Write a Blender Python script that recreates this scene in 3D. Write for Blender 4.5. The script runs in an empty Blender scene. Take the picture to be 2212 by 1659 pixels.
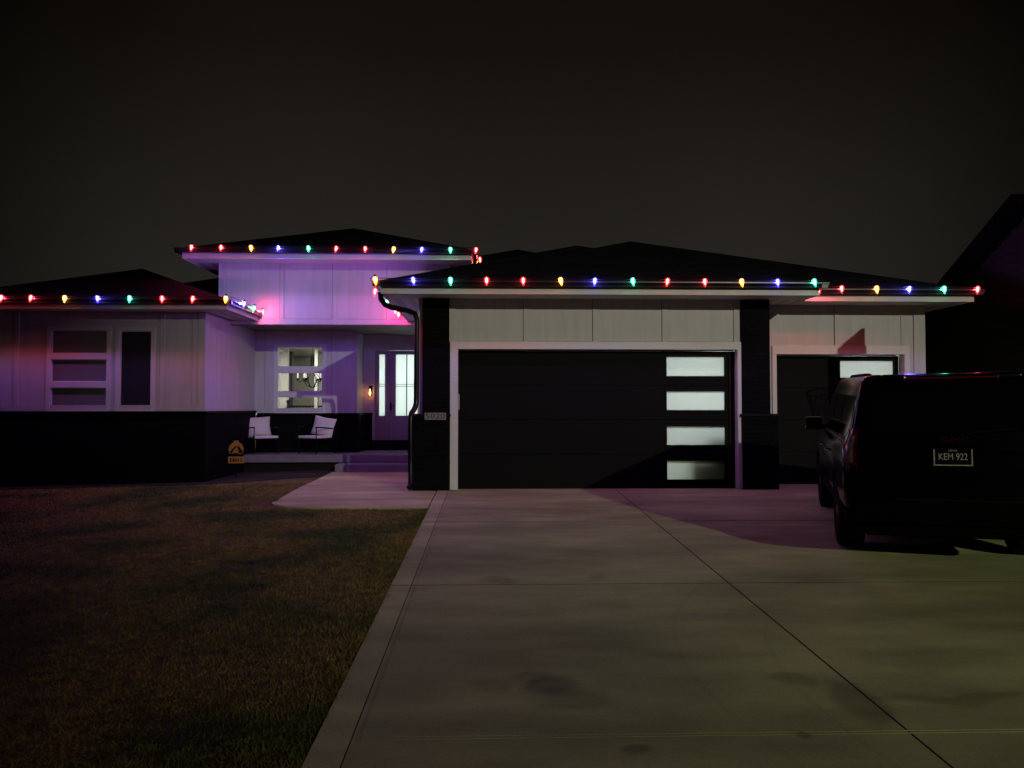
import bpy, bmesh, math, random
import numpy as np
from mathutils import Vector, Matrix
random.seed(7); rng = np.random.default_rng(7)
R = math.radians
sc = bpy.context.scene
C = sc.collection

# ------------------------------------------------------------------ camera
CAMZ = 1.43
F, W, H = 1660.0, 2212.0, 1659.0
YAW, PITCH = R(1.69), R(1.745)
cam = bpy.data.cameras.new('camera'); cam.sensor_width = 36; cam.lens = 36*F/W
cam.clip_start = 0.05; cam.clip_end = 2000
co = bpy.data.objects.new('camera', cam); C.objects.link(co)
co.location = (0, 0, CAMZ); co.rotation_euler = (R(90)+PITCH, 0, -YAW)
sc.camera = co
CM = co.rotation_euler.to_matrix()
def ray(px, py):
    return CM @ Vector(((px-W/2)/F, -(py-H/2)/F, -1.0))
def PX(px, Y, py=850):            # metres across for a picture column on the plane y = Y
    d = ray(px, py); return d.x/d.y*Y
def PZ(py, Y, px=1106):
    d = ray(px, py); return CAMZ + d.z/d.y*Y
SL = 0.029
def gz(x, y):                     # height of the plot: falls gently to the street and to the left
    z = SL*(min(y, 13.3)-13.3)
    if x < -4: z -= 0.022*min(-x-4, 12)
    return z

# ------------------------------------------------------------------ helpers
def setp(o, label=None, cat=None, group=None, kind=None):
    if label: o['label'] = label
    if cat: o['category'] = cat
    if group: o['group'] = group
    if kind: o['kind'] = kind
    return o
def empty(name, loc=(0, 0, 0), rz=0, label=None, cat=None, group=None):
    o = bpy.data.objects.new(name, None); C.objects.link(o); o.empty_display_size = .2
    o.location = loc; o.rotation_euler = (0, 0, rz)
    return setp(o, label, cat, group)
def obj(name, bm, mat, parent=None, smooth=None, **kw):
    me = bpy.data.meshes.new(name)
    bmesh.ops.recalc_face_normals(bm, faces=bm.faces)
    if smooth is not None:
        for f in bm.faces: f.smooth = True
        for e in bm.edges:
            if len(e.link_faces) == 2 and e.calc_face_angle(0) > R(smooth): e.smooth = False
    bm.to_mesh(me); bm.free()
    if isinstance(mat, (list, tuple)):
        for m in mat: me.materials.append(m)
    else: me.materials.append(mat)
    o = bpy.data.objects.new(name, me); C.objects.link(o)
    if parent: o.parent = parent
    return setp(o, **kw)
def NB(): return bmesh.new()
def box(bm, x0, x1, y0, y1, z0, z1, bev=0, mi=0):
    vs = [bm.verts.new(p) for p in ((x0,y0,z0),(x1,y0,z0),(x1,y1,z0),(x0,y1,z0),(x0,y0,z1),(x1,y0,z1),(x1,y1,z1),(x0,y1,z1))]
    fs = [bm.faces.new([vs[i] for i in q]) for q in ((0,3,2,1),(4,5,6,7),(0,1,5,4),(1,2,6,5),(2,3,7,6),(3,0,4,7))]
    for f in fs: f.material_index = mi
    if bev:
        es = set(e for f in fs for e in f.edges)
        bmesh.ops.bevel(bm, geom=list(es), offset=bev, segments=2, affect='EDGES', profile=.6)
    return vs
def poly_prism(bm, pts, axis, a, b, mi=0):
    """extrude a 2-D outline along axis 0/1/2 from a to b"""
    def mk(p, t):
        q = [p[0], p[1]]; q.insert(axis, t); return bm.verts.new(q)
    A = [mk(p, a) for p in pts]; B = [mk(p, b) for p in pts]
    fs = [bm.faces.new(A), bm.faces.new(B[::-1])]
    n = len(pts)
    for i in range(n): fs.append(bm.faces.new((A[i], B[i], B[(i+1) % n], A[(i+1) % n])))
    for f in fs: f.material_index = mi
def tube(bm, pts, r, n=10, rs=None, cap=True, mi=0):
    pts = [Vector(p) for p in pts]; rings = []
    up = None
    for i, p in enumerate(pts):
        t = (pts[min(i+1, len(pts)-1)]-pts[max(i-1, 0)]).normalized()
        if up is None:
            up = t.orthogonal().normalized()
        up = (up - t*up.dot(t)).normalized(); s = t.cross(up)
        rr = rs[i] if rs else r
        rings.append([bm.verts.new(p+(up*math.cos(2*math.pi*k/n)+s*math.sin(2*math.pi*k/n))*rr) for k in range(n)])
    for a, b in zip(rings, rings[1:]):
        for k in range(n): bm.faces.new((a[k], a[(k+1) % n], b[(k+1) % n], b[k])).material_index = mi
    if cap: bm.faces.new(rings[0][::-1]).material_index = mi; bm.faces.new(rings[-1]).material_index = mi
def lathe(bm, prof, n=16, c=(0, 0, 0), ax='z', mi=0):
    rings = []
    for r, h in prof:
        ring = []
        for k in range(n):
            a = 2*math.pi*k/n; u, v = r*math.cos(a), r*math.sin(a)
            p = (u, v, h) if ax == 'z' else ((h, u, v) if ax == 'x' else (u, h, v))
            ring.append(bm.verts.new((p[0]+c[0], p[1]+c[1], p[2]+c[2])))
        rings.append(ring)
    for a, b in zip(rings, rings[1:]):
        for k in range(n): bm.faces.new((a[k], a[(k+1) % n], b[(k+1) % n], b[k])).material_index = mi
    bm.faces.new(rings[0][::-1]).material_index = mi; bm.faces.new(rings[-1]).material_index = mi
def batten(bm, x0, x1, y0, y1, z0, z1):
    box(bm, x0, x1, y0, y1, z0, z1)
    box(bm, x0-.009, x0-.0005, y1-.003, y1, z0, z1, mi=1)      # groove line, darkened to paint in the board's left-edge shadow
def panel(bm, x0, x1, z0, z1, y, th, ops=(), mi=0):
    """a wall parallel to the street with rectangular openings: clean shell, no inner faces"""
    xs = sorted({x0, x1, *[v for o in ops for v in o[:2] if x0 < v < x1]})
    zs = sorted({z0, z1, *[v for o in ops for v in o[2:] if z0 < v < z1]})
    def solid(i, j):
        if not (0 <= i < len(xs)-1 and 0 <= j < len(zs)-1): return False
        cx, cz = (xs[i]+xs[i+1])/2, (zs[j]+zs[j+1])/2
        return not any(o[0] < cx < o[1] and o[2] < cz < o[3] for o in ops)
    vc = {}
    def V(x, yy, z):
        k = (round(x, 5), round(yy, 5), round(z, 5))
        if k not in vc: vc[k] = bm.verts.new(k)
        return vc[k]
    def Q(*p):
        bm.faces.new([V(*q) for q in p]).material_index = mi
    for i in range(len(xs)-1):
        for j in range(len(zs)-1):
            if not solid(i, j): continue
            a, b, c, d = xs[i], xs[i+1], zs[j], zs[j+1]
            Q((a,y,c),(b,y,c),(b,y,d),(a,y,d)); Q((a,y+th,c),(a,y+th,d),(b,y+th,d),(b,y+th,c))
            if not solid(i-1, j): Q((a,y,c),(a,y,d),(a,y+th,d),(a,y+th,c))
            if not solid(i+1, j): Q((b,y,c),(b,y+th,c),(b,y+th,d),(b,y,d))
            if not solid(i, j-1): Q((a,y,c),(a,y+th,c),(b,y+th,c),(b,y,c))
            if not solid(i, j+1): Q((a,y,d),(b,y,d),(b,y+th,d),(a,y+th,d))

# ------------------------------------------------------------------ materials
def mat(name, col, rough=.6, metal=0, spec=.5, noise=0, nscale=4, bump=0, bscale=60, stretch=(1, 1, 1), coat=0):
    m = bpy.data.materials.new(name); m.use_nodes = True
    nt = m.node_tree; b = nt.nodes['Principled BSDF']
    b.inputs['Base Color'].default_value = (*col, 1); b.inputs['Roughness'].default_value = rough
    b.inputs['Metallic'].default_value = metal; b.inputs['Specular IOR Level'].default_value = spec
    b.inputs['Coat Weight'].default_value = coat; b.inputs['Coat Roughness'].default_value = .04
    tc = nt.nodes.new('ShaderNodeTexCoord'); mp = nt.nodes.new('ShaderNodeMapping'); mp.inputs['Scale'].default_value = stretch
    nt.links.new(tc.outputs['Object'], mp.inputs[0])
    if noise:
        n = nt.nodes.new('ShaderNodeTexNoise'); n.inputs['Scale'].default_value = nscale; n.inputs['Detail'].default_value = 6
        nt.links.new(mp.outputs[0], n.inputs['Vector'])
        r = nt.nodes.new('ShaderNodeMapRange'); r.inputs['From Min'].default_value = .3; r.inputs['From Max'].default_value = .7
        r.inputs['To Min'].default_value = 1-noise; r.inputs['To Max'].default_value = 1+noise
        nt.links.new(n.outputs['Fac'], r.inputs['Value'])
        x = nt.nodes.new('ShaderNodeVectorMath'); x.operation = 'SCALE'; x.inputs[0].default_value = col
        nt.links.new(r.outputs[0], x.inputs['Scale']); nt.links.new(x.outputs[0], b.inputs['Base Color'])
    if bump:
        n = nt.nodes.new('ShaderNodeTexNoise'); n.inputs['Scale'].default_value = bscale; n.inputs['Detail'].default_value = 4
        nt.links.new(mp.outputs[0], n.inputs['Vector'])
        u = nt.nodes.new('ShaderNodeBump'); u.inputs['Strength'].default_value = bump; u.inputs['Distance'].default_value = .01
        nt.links.new(n.outputs['Fac'], u.inputs['Height']); nt.links.new(u.outputs[0], b.inputs['Normal'])
    return m
def nodes(m): return m.node_tree.nodes, m.node_tree.links

M = {}
M['siding'] = mat('white_siding', (.61, .61, .59), .55, noise=.07, nscale=2.2, bump=.07, bscale=10, stretch=(4, 4, .35))
M['joint_shade'] = mat('joint_shade_line', (.10, .10, .10), .9)  # dark line colour for grooves and the painted shadow beside battens
M['trim'] = mat('white_trim', (.76, .76, .74), .5, noise=.04, nscale=3)
M['soffit'] = mat('soffit_white', (.62, .62, .61), .6, noise=.03)
M['gutter'] = mat('black_gutter', (.005, .005, .006), .28, spec=.4, bump=.06, bscale=9, stretch=(.4, 1, 1))
M['door'] = mat('charcoal_door', (.0055, .0060, .0060), .65, spec=.1, noise=.12, nscale=2, bump=.12, bscale=160)
M['doorframe'] = mat('black_frame', (.002, .002, .002), .6, spec=.15)
M['concrete_plain'] = mat('step_concrete', (.22, .21, .21), .8, noise=.1, nscale=6, bump=.2, bscale=120)
M['black_metal'] = mat('black_metal', (.004, .004, .004), .5, spec=.15)
M['cushion'] = mat('white_cushion', (.78, .76, .74), .9, noise=.05, nscale=14, bump=.3, bscale=18)
M['mulch'] = mat('dark_mulch', (.012, .009, .007), .95, noise=.5, nscale=30, bump=1, bscale=50)
M['rubber'] = mat('tyre_rubber', (.004, .004, .004), .8, spec=.12, bump=.2, bscale=90)
M['chrome'] = mat('chrome_trim', (.55, .55, .56), .18, metal=1)
M['paint'] = mat('black_car_paint', (.0012, .0012, .0018), .18, spec=.13, coat=.05, noise=.3, nscale=3)
M['bumper'] = mat('bumper_plastic', (.0012, .0012, .0015), .7, spec=.03)
M['carglass'] = mat('tinted_car_glass', (.003, .003, .004), .05, spec=.5)
M['alloy'] = mat('dull_alloy', (.22, .22, .23), .35, metal=1)
M['redlens'] = mat('red_lens', (.10, .003, .003), .2, spec=.6, coat=.6)
M['clearlens'] = mat('clear_lens', (.22, .17, .14), .15, spec=.6, coat=.6, noise=.5, nscale=18)
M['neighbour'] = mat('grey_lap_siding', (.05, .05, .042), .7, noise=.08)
M['interior_white'] = mat('interior_white_wall', (.78, .78, .74), .8)
M['interior_grey'] = mat('interior_grey_wall', (.34, .34, .29), .8, noise=.05)
M['interior_dark'] = mat('interior_dark_panel', (.07, .07, .07), .8)
M['floor'] = mat('interior_floor', (.28, .2, .13), .4)
M['gold'] = mat('gold_sign_paint', (.55, .23, .045), .6, noise=.25, nscale=30)
M['black_ink'] = mat('black_sign_paint', (.005, .004, .004), .8, spec=.05)
M['plate_num'] = mat('number_plate_face', (.27, .25, .245), .5, noise=.12, nscale=25)
M['ink'] = mat('numeral_black', (.03, .025, .025), .5)
M['plate_white'] = mat('plate_lettering', (.38, .37, .26), .4, noise=.25, nscale=30)
M['net'] = mat('hoop_net', (.4, .4, .4), .9)
M['orange_rim'] = mat('hoop_rim_orange', (.5, .08, .02), .4)
M['hoopboard'] = mat('hoop_board', (.12, .12, .13), .5)
M['beige'] = mat('beige_plastic', (.45, .38, .28), .5)

def brick_mat(name, c1, c2, cm, bw, bh, mortar, rough, bump, mode='xz', offs=.5):
    m = bpy.data.materials.new(name); m.use_nodes = True; N, L = nodes(m); b = N['Principled BSDF']
    tc = N.new('ShaderNodeTexCoord'); sp = N.new('ShaderNodeSeparateXYZ'); cb = N.new('ShaderNodeCombineXYZ')
    L.new(tc.outputs['Object'], sp.inputs[0])
    add = N.new('ShaderNodeMath'); add.operation = 'ADD'; L.new(sp.outputs['X'], add.inputs[0]); L.new(sp.outputs['Y'], add.inputs[1])
    if mode == 'xz': L.new(add.outputs[0], cb.inputs['X']); L.new(sp.outputs['Z'], cb.inputs['Y'])
    else: L.new(sp.outputs['X'], cb.inputs['X']); L.new(sp.outputs['Y'], cb.inputs['Y'])
    br = N.new('ShaderNodeTexBrick'); br.offset = offs; br.inputs['Scale'].default_value = 1
    br.inputs['Brick Width'].default_value = bw; br.inputs['Row Height'].default_value = bh; br.inputs['Mortar Size'].default_value = mortar
    br.inputs['Color1'].default_value = (*c1, 1); br.inputs['Color2'].default_value = (*c2, 1); br.inputs['Mortar'].default_value = (*cm, 1)
    L.new(cb.outputs[0], br.inputs['Vector']); L.new(br.outputs['Color'], b.inputs['Base Color'])
    n = N.new('ShaderNodeTexNoise'); n.inputs['Scale'].default_value = 25; n.inputs['Detail'].default_value = 5; L.new(tc.outputs['Object'], n.inputs['Vector'])
    s = N.new('ShaderNodeMath'); s.operation = 'SUBTRACT'; L.new(n.outputs['Fac'], s.inputs[0]); L.new(br.outputs['Fac'], s.inputs[1])
    u = N.new('ShaderNodeBump'); u.inputs['Strength'].default_value = bump; u.inputs['Distance'].default_value = .02
    L.new(s.outputs[0], u.inputs['Height']); L.new(u.outputs[0], b.inputs['Normal']); b.inputs['Roughness'].default_value = rough
    b.inputs['Specular IOR Level'].default_value = .12
    return m
M['stone'] = brick_mat('black_stacked_stone', (.0022, .0022, .003), (.0045, .0042, .005), (.0008, .0008, .0008), .38, .075, .006, .8, .8)
M['roof'] = brick_mat('dark_shingles', (.008, .008, .010), (.014, .014, .016), (.003, .003, .004), .3, .14, .008, .85, .5, 'xy')

# vented soffit: rows of small slots across the boards
def vent_mat():
    m = bpy.data.materials.new('vented_soffit'); m.use_nodes = True; N, L = nodes(m); b = N['Principled BSDF']
    tc = N.new('ShaderNodeTexCoord'); sp = N.new('ShaderNodeSeparateXYZ'); L.new(tc.outputs['Object'], sp.inputs[0])
    def fr(sock, mul, thr):
        a = N.new('ShaderNodeMath'); a.operation = 'MULTIPLY'; a.inputs[1].default_value = mul; L.new(sock, a.inputs[0])
        f = N.new('ShaderNodeMath'); f.operation = 'FRACT'; L.new(a.outputs[0], f.inputs[0])
        g = N.new('ShaderNodeMath'); g.operation = 'LESS_THAN'; g.inputs[1].default_value = thr; L.new(f.outputs[0], g.inputs[0]); return g
    a, c = fr(sp.outputs['Y'], 7.5, .4), fr(sp.outputs['X'], 4.2, .45)
    mm = N.new('ShaderNodeMath'); mm.operation = 'MULTIPLY'; L.new(a.outputs[0], mm.inputs[0]); L.new(c.outputs[0], mm.inputs[1])
    mx = N.new('ShaderNodeMix'); mx.data_type = 'RGBA'; L.new(mm.outputs[0], mx.inputs[0])
    mx.inputs[6].default_value = (.62, .62, .61, 1); mx.inputs[7].default_value = (.12, .12, .12, 1)
    L.new(mx.outputs[2], b.inputs['Base Color']); b.inputs['Roughness'].default_value = .6
    return m
M['vent'] = vent_mat()
M['porch_ceiling'] = mat('stained_porch_ceiling', (.16, .12, .10), .6, noise=.2, nscale=5, stretch=(.3, 6, 1))

# driveway concrete: broad blotches, fine grain, oil stains and faint curved tyre marks
def concrete_mat():
    m = bpy.data.materials.new('driveway_concrete'); m.use_nodes = True; N, L = nodes(m); b = N['Principled BSDF']
    tc = N.new('ShaderNodeTexCoord'); pos = tc.outputs['Object']
    def noise(scale, det, st=(1, 1, 1)):
        mp = N.new('ShaderNodeMapping'); mp.inputs['Scale'].default_value = st; L.new(pos, mp.inputs[0])
        n = N.new('ShaderNodeTexNoise'); n.inputs['Scale'].default_value = scale; n.inputs['Detail'].default_value = det
        L.new(mp.outputs[0], n.inputs['Vector']); return n
    def rng_(sock, a, bb, c, d):
        r = N.new('ShaderNodeMapRange'); r.inputs[1].default_value = a; r.inputs[2].default_value = bb; r.inputs[3].default_value = c; r.inputs[4].default_value = d
        r.interpolation_type = 'SMOOTHSTEP'; L.new(sock, r.inputs[0]); return r.outputs[0]
    def mul(a, c):
        x = N.new('ShaderNodeMath'); x.operation = 'MULTIPLY'; L.new(a, x.inputs[0]); L.new(c, x.inputs[1]); return x.outputs[0]
    f = rng_(noise(.8, 5, (.35, 1.3, 1)).outputs['Fac'], .35, .65, .78, 1.12)
    f = mul(f, rng_(noise(2.6, 6, (.5, 1.2, 1)).outputs['Fac'], .3, .7, .85, 1.12))
    sx_ = N.new('ShaderNodeSeparateXYZ'); L.new(pos, sx_.inputs[0]); f = mul(f, rng_(sx_.outputs['X'], -.72, -.68, 1.28, 1))   # smooth trowelled border
    f = mul(f, rng_(noise(70, 4).outputs['Fac'], .3, .7, .9, 1.08))
    dn = noise(2.2, 5); dsub = N.new('ShaderNodeVectorMath'); dsub.operation = 'SUBTRACT'; dsub.inputs[1].default_value = (.5, .5, .5)
    L.new(dn.outputs['Color'], dsub.inputs[0]); dsc = N.new('ShaderNodeVectorMath'); dsc.operation = 'SCALE'; dsc.inputs['Scale'].default_value = .35
    L.new(dsub.outputs[0], dsc.inputs[0]); dad = N.new('ShaderNodeVectorMath'); L.new(pos, dad.inputs[0]); L.new(dsc.outputs[0], dad.inputs[1])
    for (x, y, rx, ry, lo) in ((.42, 4.72, .16, .14, .55), (.28, 4.83, .16, .10, .72), (.5, 4.5, .22, .16, .72), (.02, 4.7, .14, .12, .82),
                               (1.05, 7.35, .12, .12, .8), (2.12, 4.42, .13, .34, .62), (1.85, 4.75, .18, .10, .70), (2.75, 4.45, .5, .07, .74),
                               (2.9, 5.1, .6, .2, .8), (.1, 7.2, .18, .12, .7), (1.6, 4.02, .05, .04, .6), (.75, 3.82, .06, .04, .6), (3.0, 7.2, .3, .2, .85)):
        mp = N.new('ShaderNodeVectorMath'); mp.operation = 'SUBTRACT'; mp.inputs[1].default_value = (x, y, gz(x, y)); L.new(dad.outputs[0], mp.inputs[0])
        dv = N.new('ShaderNodeVectorMath'); dv.operation = 'DIVIDE'; dv.inputs[1].default_value = (rx, ry, 5); L.new(mp.outputs[0], dv.inputs[0])
        ln = N.new('ShaderNodeVectorMath'); ln.operation = 'LENGTH'; L.new(dv.outputs[0], ln.inputs[0])
        f = mul(f, rng_(ln.outputs['Value'], .55, 1.35, lo, 1))
    for (cx, cy, r0, lo) in ((4.9, 4.9, 3.62, .93), (5.6, 4.5, 3.75, .93)):
        mp = N.new('ShaderNodeVectorMath'); mp.operation = 'SUBTRACT'; mp.inputs[1].default_value = (cx, cy, -.2); L.new(pos, mp.inputs[0])
        ln = N.new('ShaderNodeVectorMath'); ln.operation = 'LENGTH'; L.new(mp.outputs[0], ln.inputs[0])
        s = N.new('ShaderNodeMath'); s.operation = 'SUBTRACT'; s.inputs[1].default_value = r0; L.new(ln.outputs['Value'], s.inputs[0])
        a = N.new('ShaderNodeMath'); a.operation = 'ABSOLUTE'; L.new(s.outputs[0], a.inputs[0])
        f = mul(f, rng_(a.outputs[0], .004, .03, lo, 1))
    sv = N.new('ShaderNodeVectorMath'); sv.operation = 'SCALE'; sv.inputs[0].default_value = (.43, .455, .19); L.new(f, sv.inputs['Scale'])
    L.new(sv.outputs[0], b.inputs['Base Color']); b.inputs['Roughness'].default_value = .82; b.inputs['Specular IOR Level'].default_value = .25
    u = N.new('ShaderNodeBump'); u.inputs['Strength'].default_value = .35; u.inputs['Distance'].default_value = .004
    L.new(noise(60, 6, (.25, 1, 1)).outputs['Fac'], u.inputs['Height']); L.new(u.outputs[0], b.inputs['Normal'])
    return m
M['concrete'] = concrete_mat()

def grass_mat(name, k):
    k *= 2.6
    m = bpy.data.materials.new(name); m.use_nodes = True; N, L = nodes(m); b = N['Principled BSDF']
    tc = N.new('ShaderNodeTexCoord')
    def nz(s, d):
        n = N.new('ShaderNodeTexNoise'); n.inputs['Scale'].default_value = s; n.inputs['Detail'].default_value = d; L.new(tc.outputs['Object'], n.inputs['Vector']); return n
    r = N.new('ShaderNodeValToRGB'); L.new(nz(.75, 4).outputs['Fac'], r.inputs[0])
    e = r.color_ramp.elements; e[0].position = .40; e[0].color = (.040*k, .048*k, .015*k, 1); e[1].position = .56; e[1].color = (.116*k, .080*k, .027*k, 1)
    x = e.new(.47); x.color = (.080*k, .066*k, .020*k, 1)
    r2 = N.new('ShaderNodeMapRange'); r2.inputs[1].default_value = .3; r2.inputs[2].default_value = .7; r2.inputs[3].default_value = .62; r2.inputs[4].default_value = 1.4
    L.new(nz(9, 5).outputs['Fac'], r2.inputs[0])
    v = N.new('ShaderNodeVectorMath'); v.operation = 'SCALE'; L.new(r.outputs[0], v.inputs[0]); L.new(r2.outputs[0], v.inputs['Scale'])
    L.new(v.outputs[0], b.inputs['Base Color']); b.inputs['Roughness'].default_value = .9; b.inputs['Specular IOR Level'].default_value = .15
    return m
M['lawn'] = grass_mat('lawn_soil', .5); M['grass'] = grass_mat('grass_blades', 1.0)
M['asphalt'] = mat('street_concrete', (.10, .10, .085), .9, noise=.2, nscale=3, bump=.3, bscale=90)

def frosted(name, col):
    m = bpy.data.materials.new(name); m.use_nodes = True; N, L = nodes(m); N.remove(N['Principled BSDF'])
    t = N.new('ShaderNodeBsdfTranslucent'); t.inputs[0].default_value = (*col, 1)
    g = N.new('ShaderNodeBsdfGlossy'); g.inputs['Roughness'].default_value = .12; g.inputs[0].default_value = (1, 1, 1, 1)
    x = N.new('ShaderNodeMixShader'); x.inputs[0].default_value = .04; L.new(t.outputs[0], x.inputs[1]); L.new(g.outputs[0], x.inputs[2])
    L.new(x.outputs[0], N['Material Output'].inputs[0]); return m
M['frost'] = frosted('frosted_glass', (.80, .86, .84))
def clearglass():
    m = bpy.data.materials.new('clear_window_glass'); m.use_nodes = True; N, L = nodes(m); N.remove(N['Principled BSDF'])
    t = N.new('ShaderNodeBsdfTransparent'); t.inputs[0].default_value = (.92, .94, .93, 1)
    g = N.new('ShaderNodeBsdfGlossy'); g.inputs['Roughness'].default_value = .03
    x = N.new('ShaderNodeMixShader'); x.inputs[0].default_value = .05; L.new(t.outputs[0], x.inputs[1]); L.new(g.outputs[0], x.inputs[2])
    L.new(x.outputs[0], N['Material Output'].inputs[0]); return m
M['glass'] = clearglass()
M['blind'] = mat('window_with_shade', (.20, .20, .21), .35, spec=.5, bump=.15, bscale=8, stretch=(.2, 1, 8))
M['darkpane'] = mat('dark_window_glass', (.035, .035, .045), .25, spec=.5)
def emit(name, col, s):
    m = bpy.data.materials.new(name); m.use_nodes = True; N, L = nodes(m); b = N['Principled BSDF']
    b.inputs['Base Color'].default_value = (*[min(.6, c) for c in col], 1); b.inputs['Emission Color'].default_value = (*col, 1)
    b.inputs['Emission Strength'].default_value = s; b.inputs['Roughness'].default_value = .2; return m
# shell colour (coloured plastic lit from within), light colour, watts
BC = {'red': ((3.6, .05, .03), (1.0, .04, .09), 11.5), 'orange': ((3.4, .95, .04), (1.0, .30, .05), 3.6),
      'blue': ((.10, .10, 4.2), (.14, .09, 1.0), 41.0), 'green': ((.03, 1.9, .75), (.08, .85, .55), 5.0)}
def bulb_mat(c):
    m = bpy.data.materials.new(c+'_bulb'); m.use_nodes = True; N, L = nodes(m); N.remove(N['Principled BSDF'])
    col = BC[c][0]
    e = N.new('ShaderNodeEmission'); e.inputs[0].default_value = (*col, 1); e.inputs[1].default_value = 1.5
    t = N.new('ShaderNodeBsdfTransparent'); t.inputs[0].default_value = (.95, .95, .95, 1)
    a = N.new('ShaderNodeAddShader'); L.new(e.outputs[0], a.inputs[0]); L.new(t.outputs[0], a.inputs[1]); L.new(a.outputs[0], N['Material Output'].inputs[0])
    return m
BL_ = {}
for c in BC:
    l = bpy.data.lights.new(c+'_filament', 'POINT'); l.energy = BC[c][2]; l.color = BC[c][1]; l.shadow_soft_size = .014; BL_[c] = l
BM = {c: bulb_mat(c) for c in BC}

# ------------------------------------------------------------------ ground
def sheet(name, x0, x1, y0, y1, m, dz, nx=2, ny=2, kind='structure', th=0):
    bm = NB(); xs = np.linspace(x0, x1, nx); ys = sorted(set(list(np.linspace(y0, y1, ny)) + [v for v in (13.3,) if y0 < v < y1]))
    V = [[bm.verts.new((x, y, gz(x, y)+dz)) for x in xs] for y in ys]
    for j in range(len(ys)-1):
        for i in range(len(xs)-1): bm.faces.new((V[j][i], V[j][i+1], V[j+1][i+1], V[j+1][i]))
    return obj(name, bm, m, kind=kind)
def slab(bm, pts, top, th):
    A = [bm.verts.new((x, y, gz(x, y)+top)) for x, y in pts]; B = [bm.verts.new((x, y, gz(x, y)+top-th)) for x, y in pts]
    bm.faces.new(A); bm.faces.new(B[::-1]); n = len(pts)
    for i in range(n): bm.faces.new((A[i], B[i], B[(i+1) % n], A[(i+1) % n]))
# one big sheet out to the horizon
bm = NB(); xs = [-600, -120, -40, -16, -12, -9, -6, -4, 0, 10, 40, 120, 600]; ys = [-600, -100, -20, 0, 3.55, 8, 13.3, 20, 60, 200, 900]
V = [[bm.verts.new((x, y, gz(x, max(y, -4))-.022)) for x in xs] for y in ys]
for j in range(len(ys)-1):
    for i in range(len(xs)-1): bm.faces.new((V[j][i], V[j][i+1], V[j+1][i+1], V[j+1][i]))
obj('ground', bm, M['lawn'], kind='structure')
bm = NB(); sy = [-9, -4, 3.57]
V = [[bm.verts.new((x, y, gz(0, max(y, 0))-.026)) for x in (-60, 60)] for y in sy]
for j in range(2): bm.faces.new((V[j][0], V[j][1], V[j+1][1], V[j+1][0]))
obj('street', bm, M['asphalt'], kind='structure')
bm = NB(); slab(bm, [(-.885, 3.60), (9.6, 3.60), (9.6, 13.3), (-.885, 13.3)], -.0018, .05)
slab(bm, [(-1.2, 13.302), (9.0, 13.302), (9.0, 14.4), (-1.2, 14.4)], -.028, .05)
obj('driveway_bed', bm, M['mulch'], kind='structure')
bm = NB(); g = .008
xc = [-.89, -.705, 2.20, 9.6]; yc = [3.60, 7.05, 10.26, 13.3]
for i in range(len(xc)-1):
    for j in range(len(yc)-1):
        gx0 = g if i == 2 else .004; gx1 = g if i == 1 else .004
        x0, x1, y0, y1 = xc[i]+(gx0 if i else 0), xc[i+1]-(gx1 if i < 2 else 0), yc[j]+(g*1.6 if j else 0), yc[j+1]-(g*1.6 if j < 2 else 0)
        slab(bm, [(x0, y0), (x1, y0), (x1, y1), (x0, y1)], 0, .08)
slab(bm, [(-.6, 13.3), (9.0, 13.3), (9.0, 14.35), (-.6, 14.35)], 0, .08)
obj('driveway', bm, M['concrete'], kind='structure')
# raised tooled line along the border strip
bm = NB()
for x in (-.672, -.660):
    slab(bm, [(x, 4.0), (x+.004, 3.98), (x+.004, 10.1), (x, 10.1)], .0025, .004)
for y in (4.0, 4.03):
    slab(bm, [(-.5, y), (5.5, y), (5.5, y+.005), (-.5, y+.005)], .0022, .004)
obj('tooled_lines', bm, M['concrete'], kind='structure')
# entry walk
bm = NB()
pts = [(-.91, 11.42), (-.91, 13.24), (-1.45, 13.26), (-1.45, 17.3), (-3.46, 17.3)]
a = [(PX(602, 12.15), 12.2), (-3.36, 12.02), (-3.28, 11.82), (-3.05, 11.62), (-2.7, 11.5), (-2.3, 11.45), (-1.7, 11.42)]
slab(bm, [(-.91, 11.42), (-.91, 12.35), (-3.34, 12.35)]+a, .004, .10)
slab(bm, [(-.91, 12.36), (-.91, 13.24), (-1.38, 13.26), (-1.38, 13.29), (-3.355, 13.29), (-3.335, 12.36)], .004, .10)
slab(bm, [(-1.42, 13.30), (-1.42, 17.12), (-3.46, 17.12), (-3.356, 13.30)], .004, .10)
obj('front_walk', bm, M['concrete'], kind='structure')
# planting bed below the porch
bm = NB(); slab(bm, [(-10.6, 14.9), (-5.4, 14.9), (-3.50, 16.3), (-3.50, 17.7), (-10.6, 17.7)], -.005, .04)
obj('planting_bed', bm, M['mulch'], kind='structure')
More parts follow.
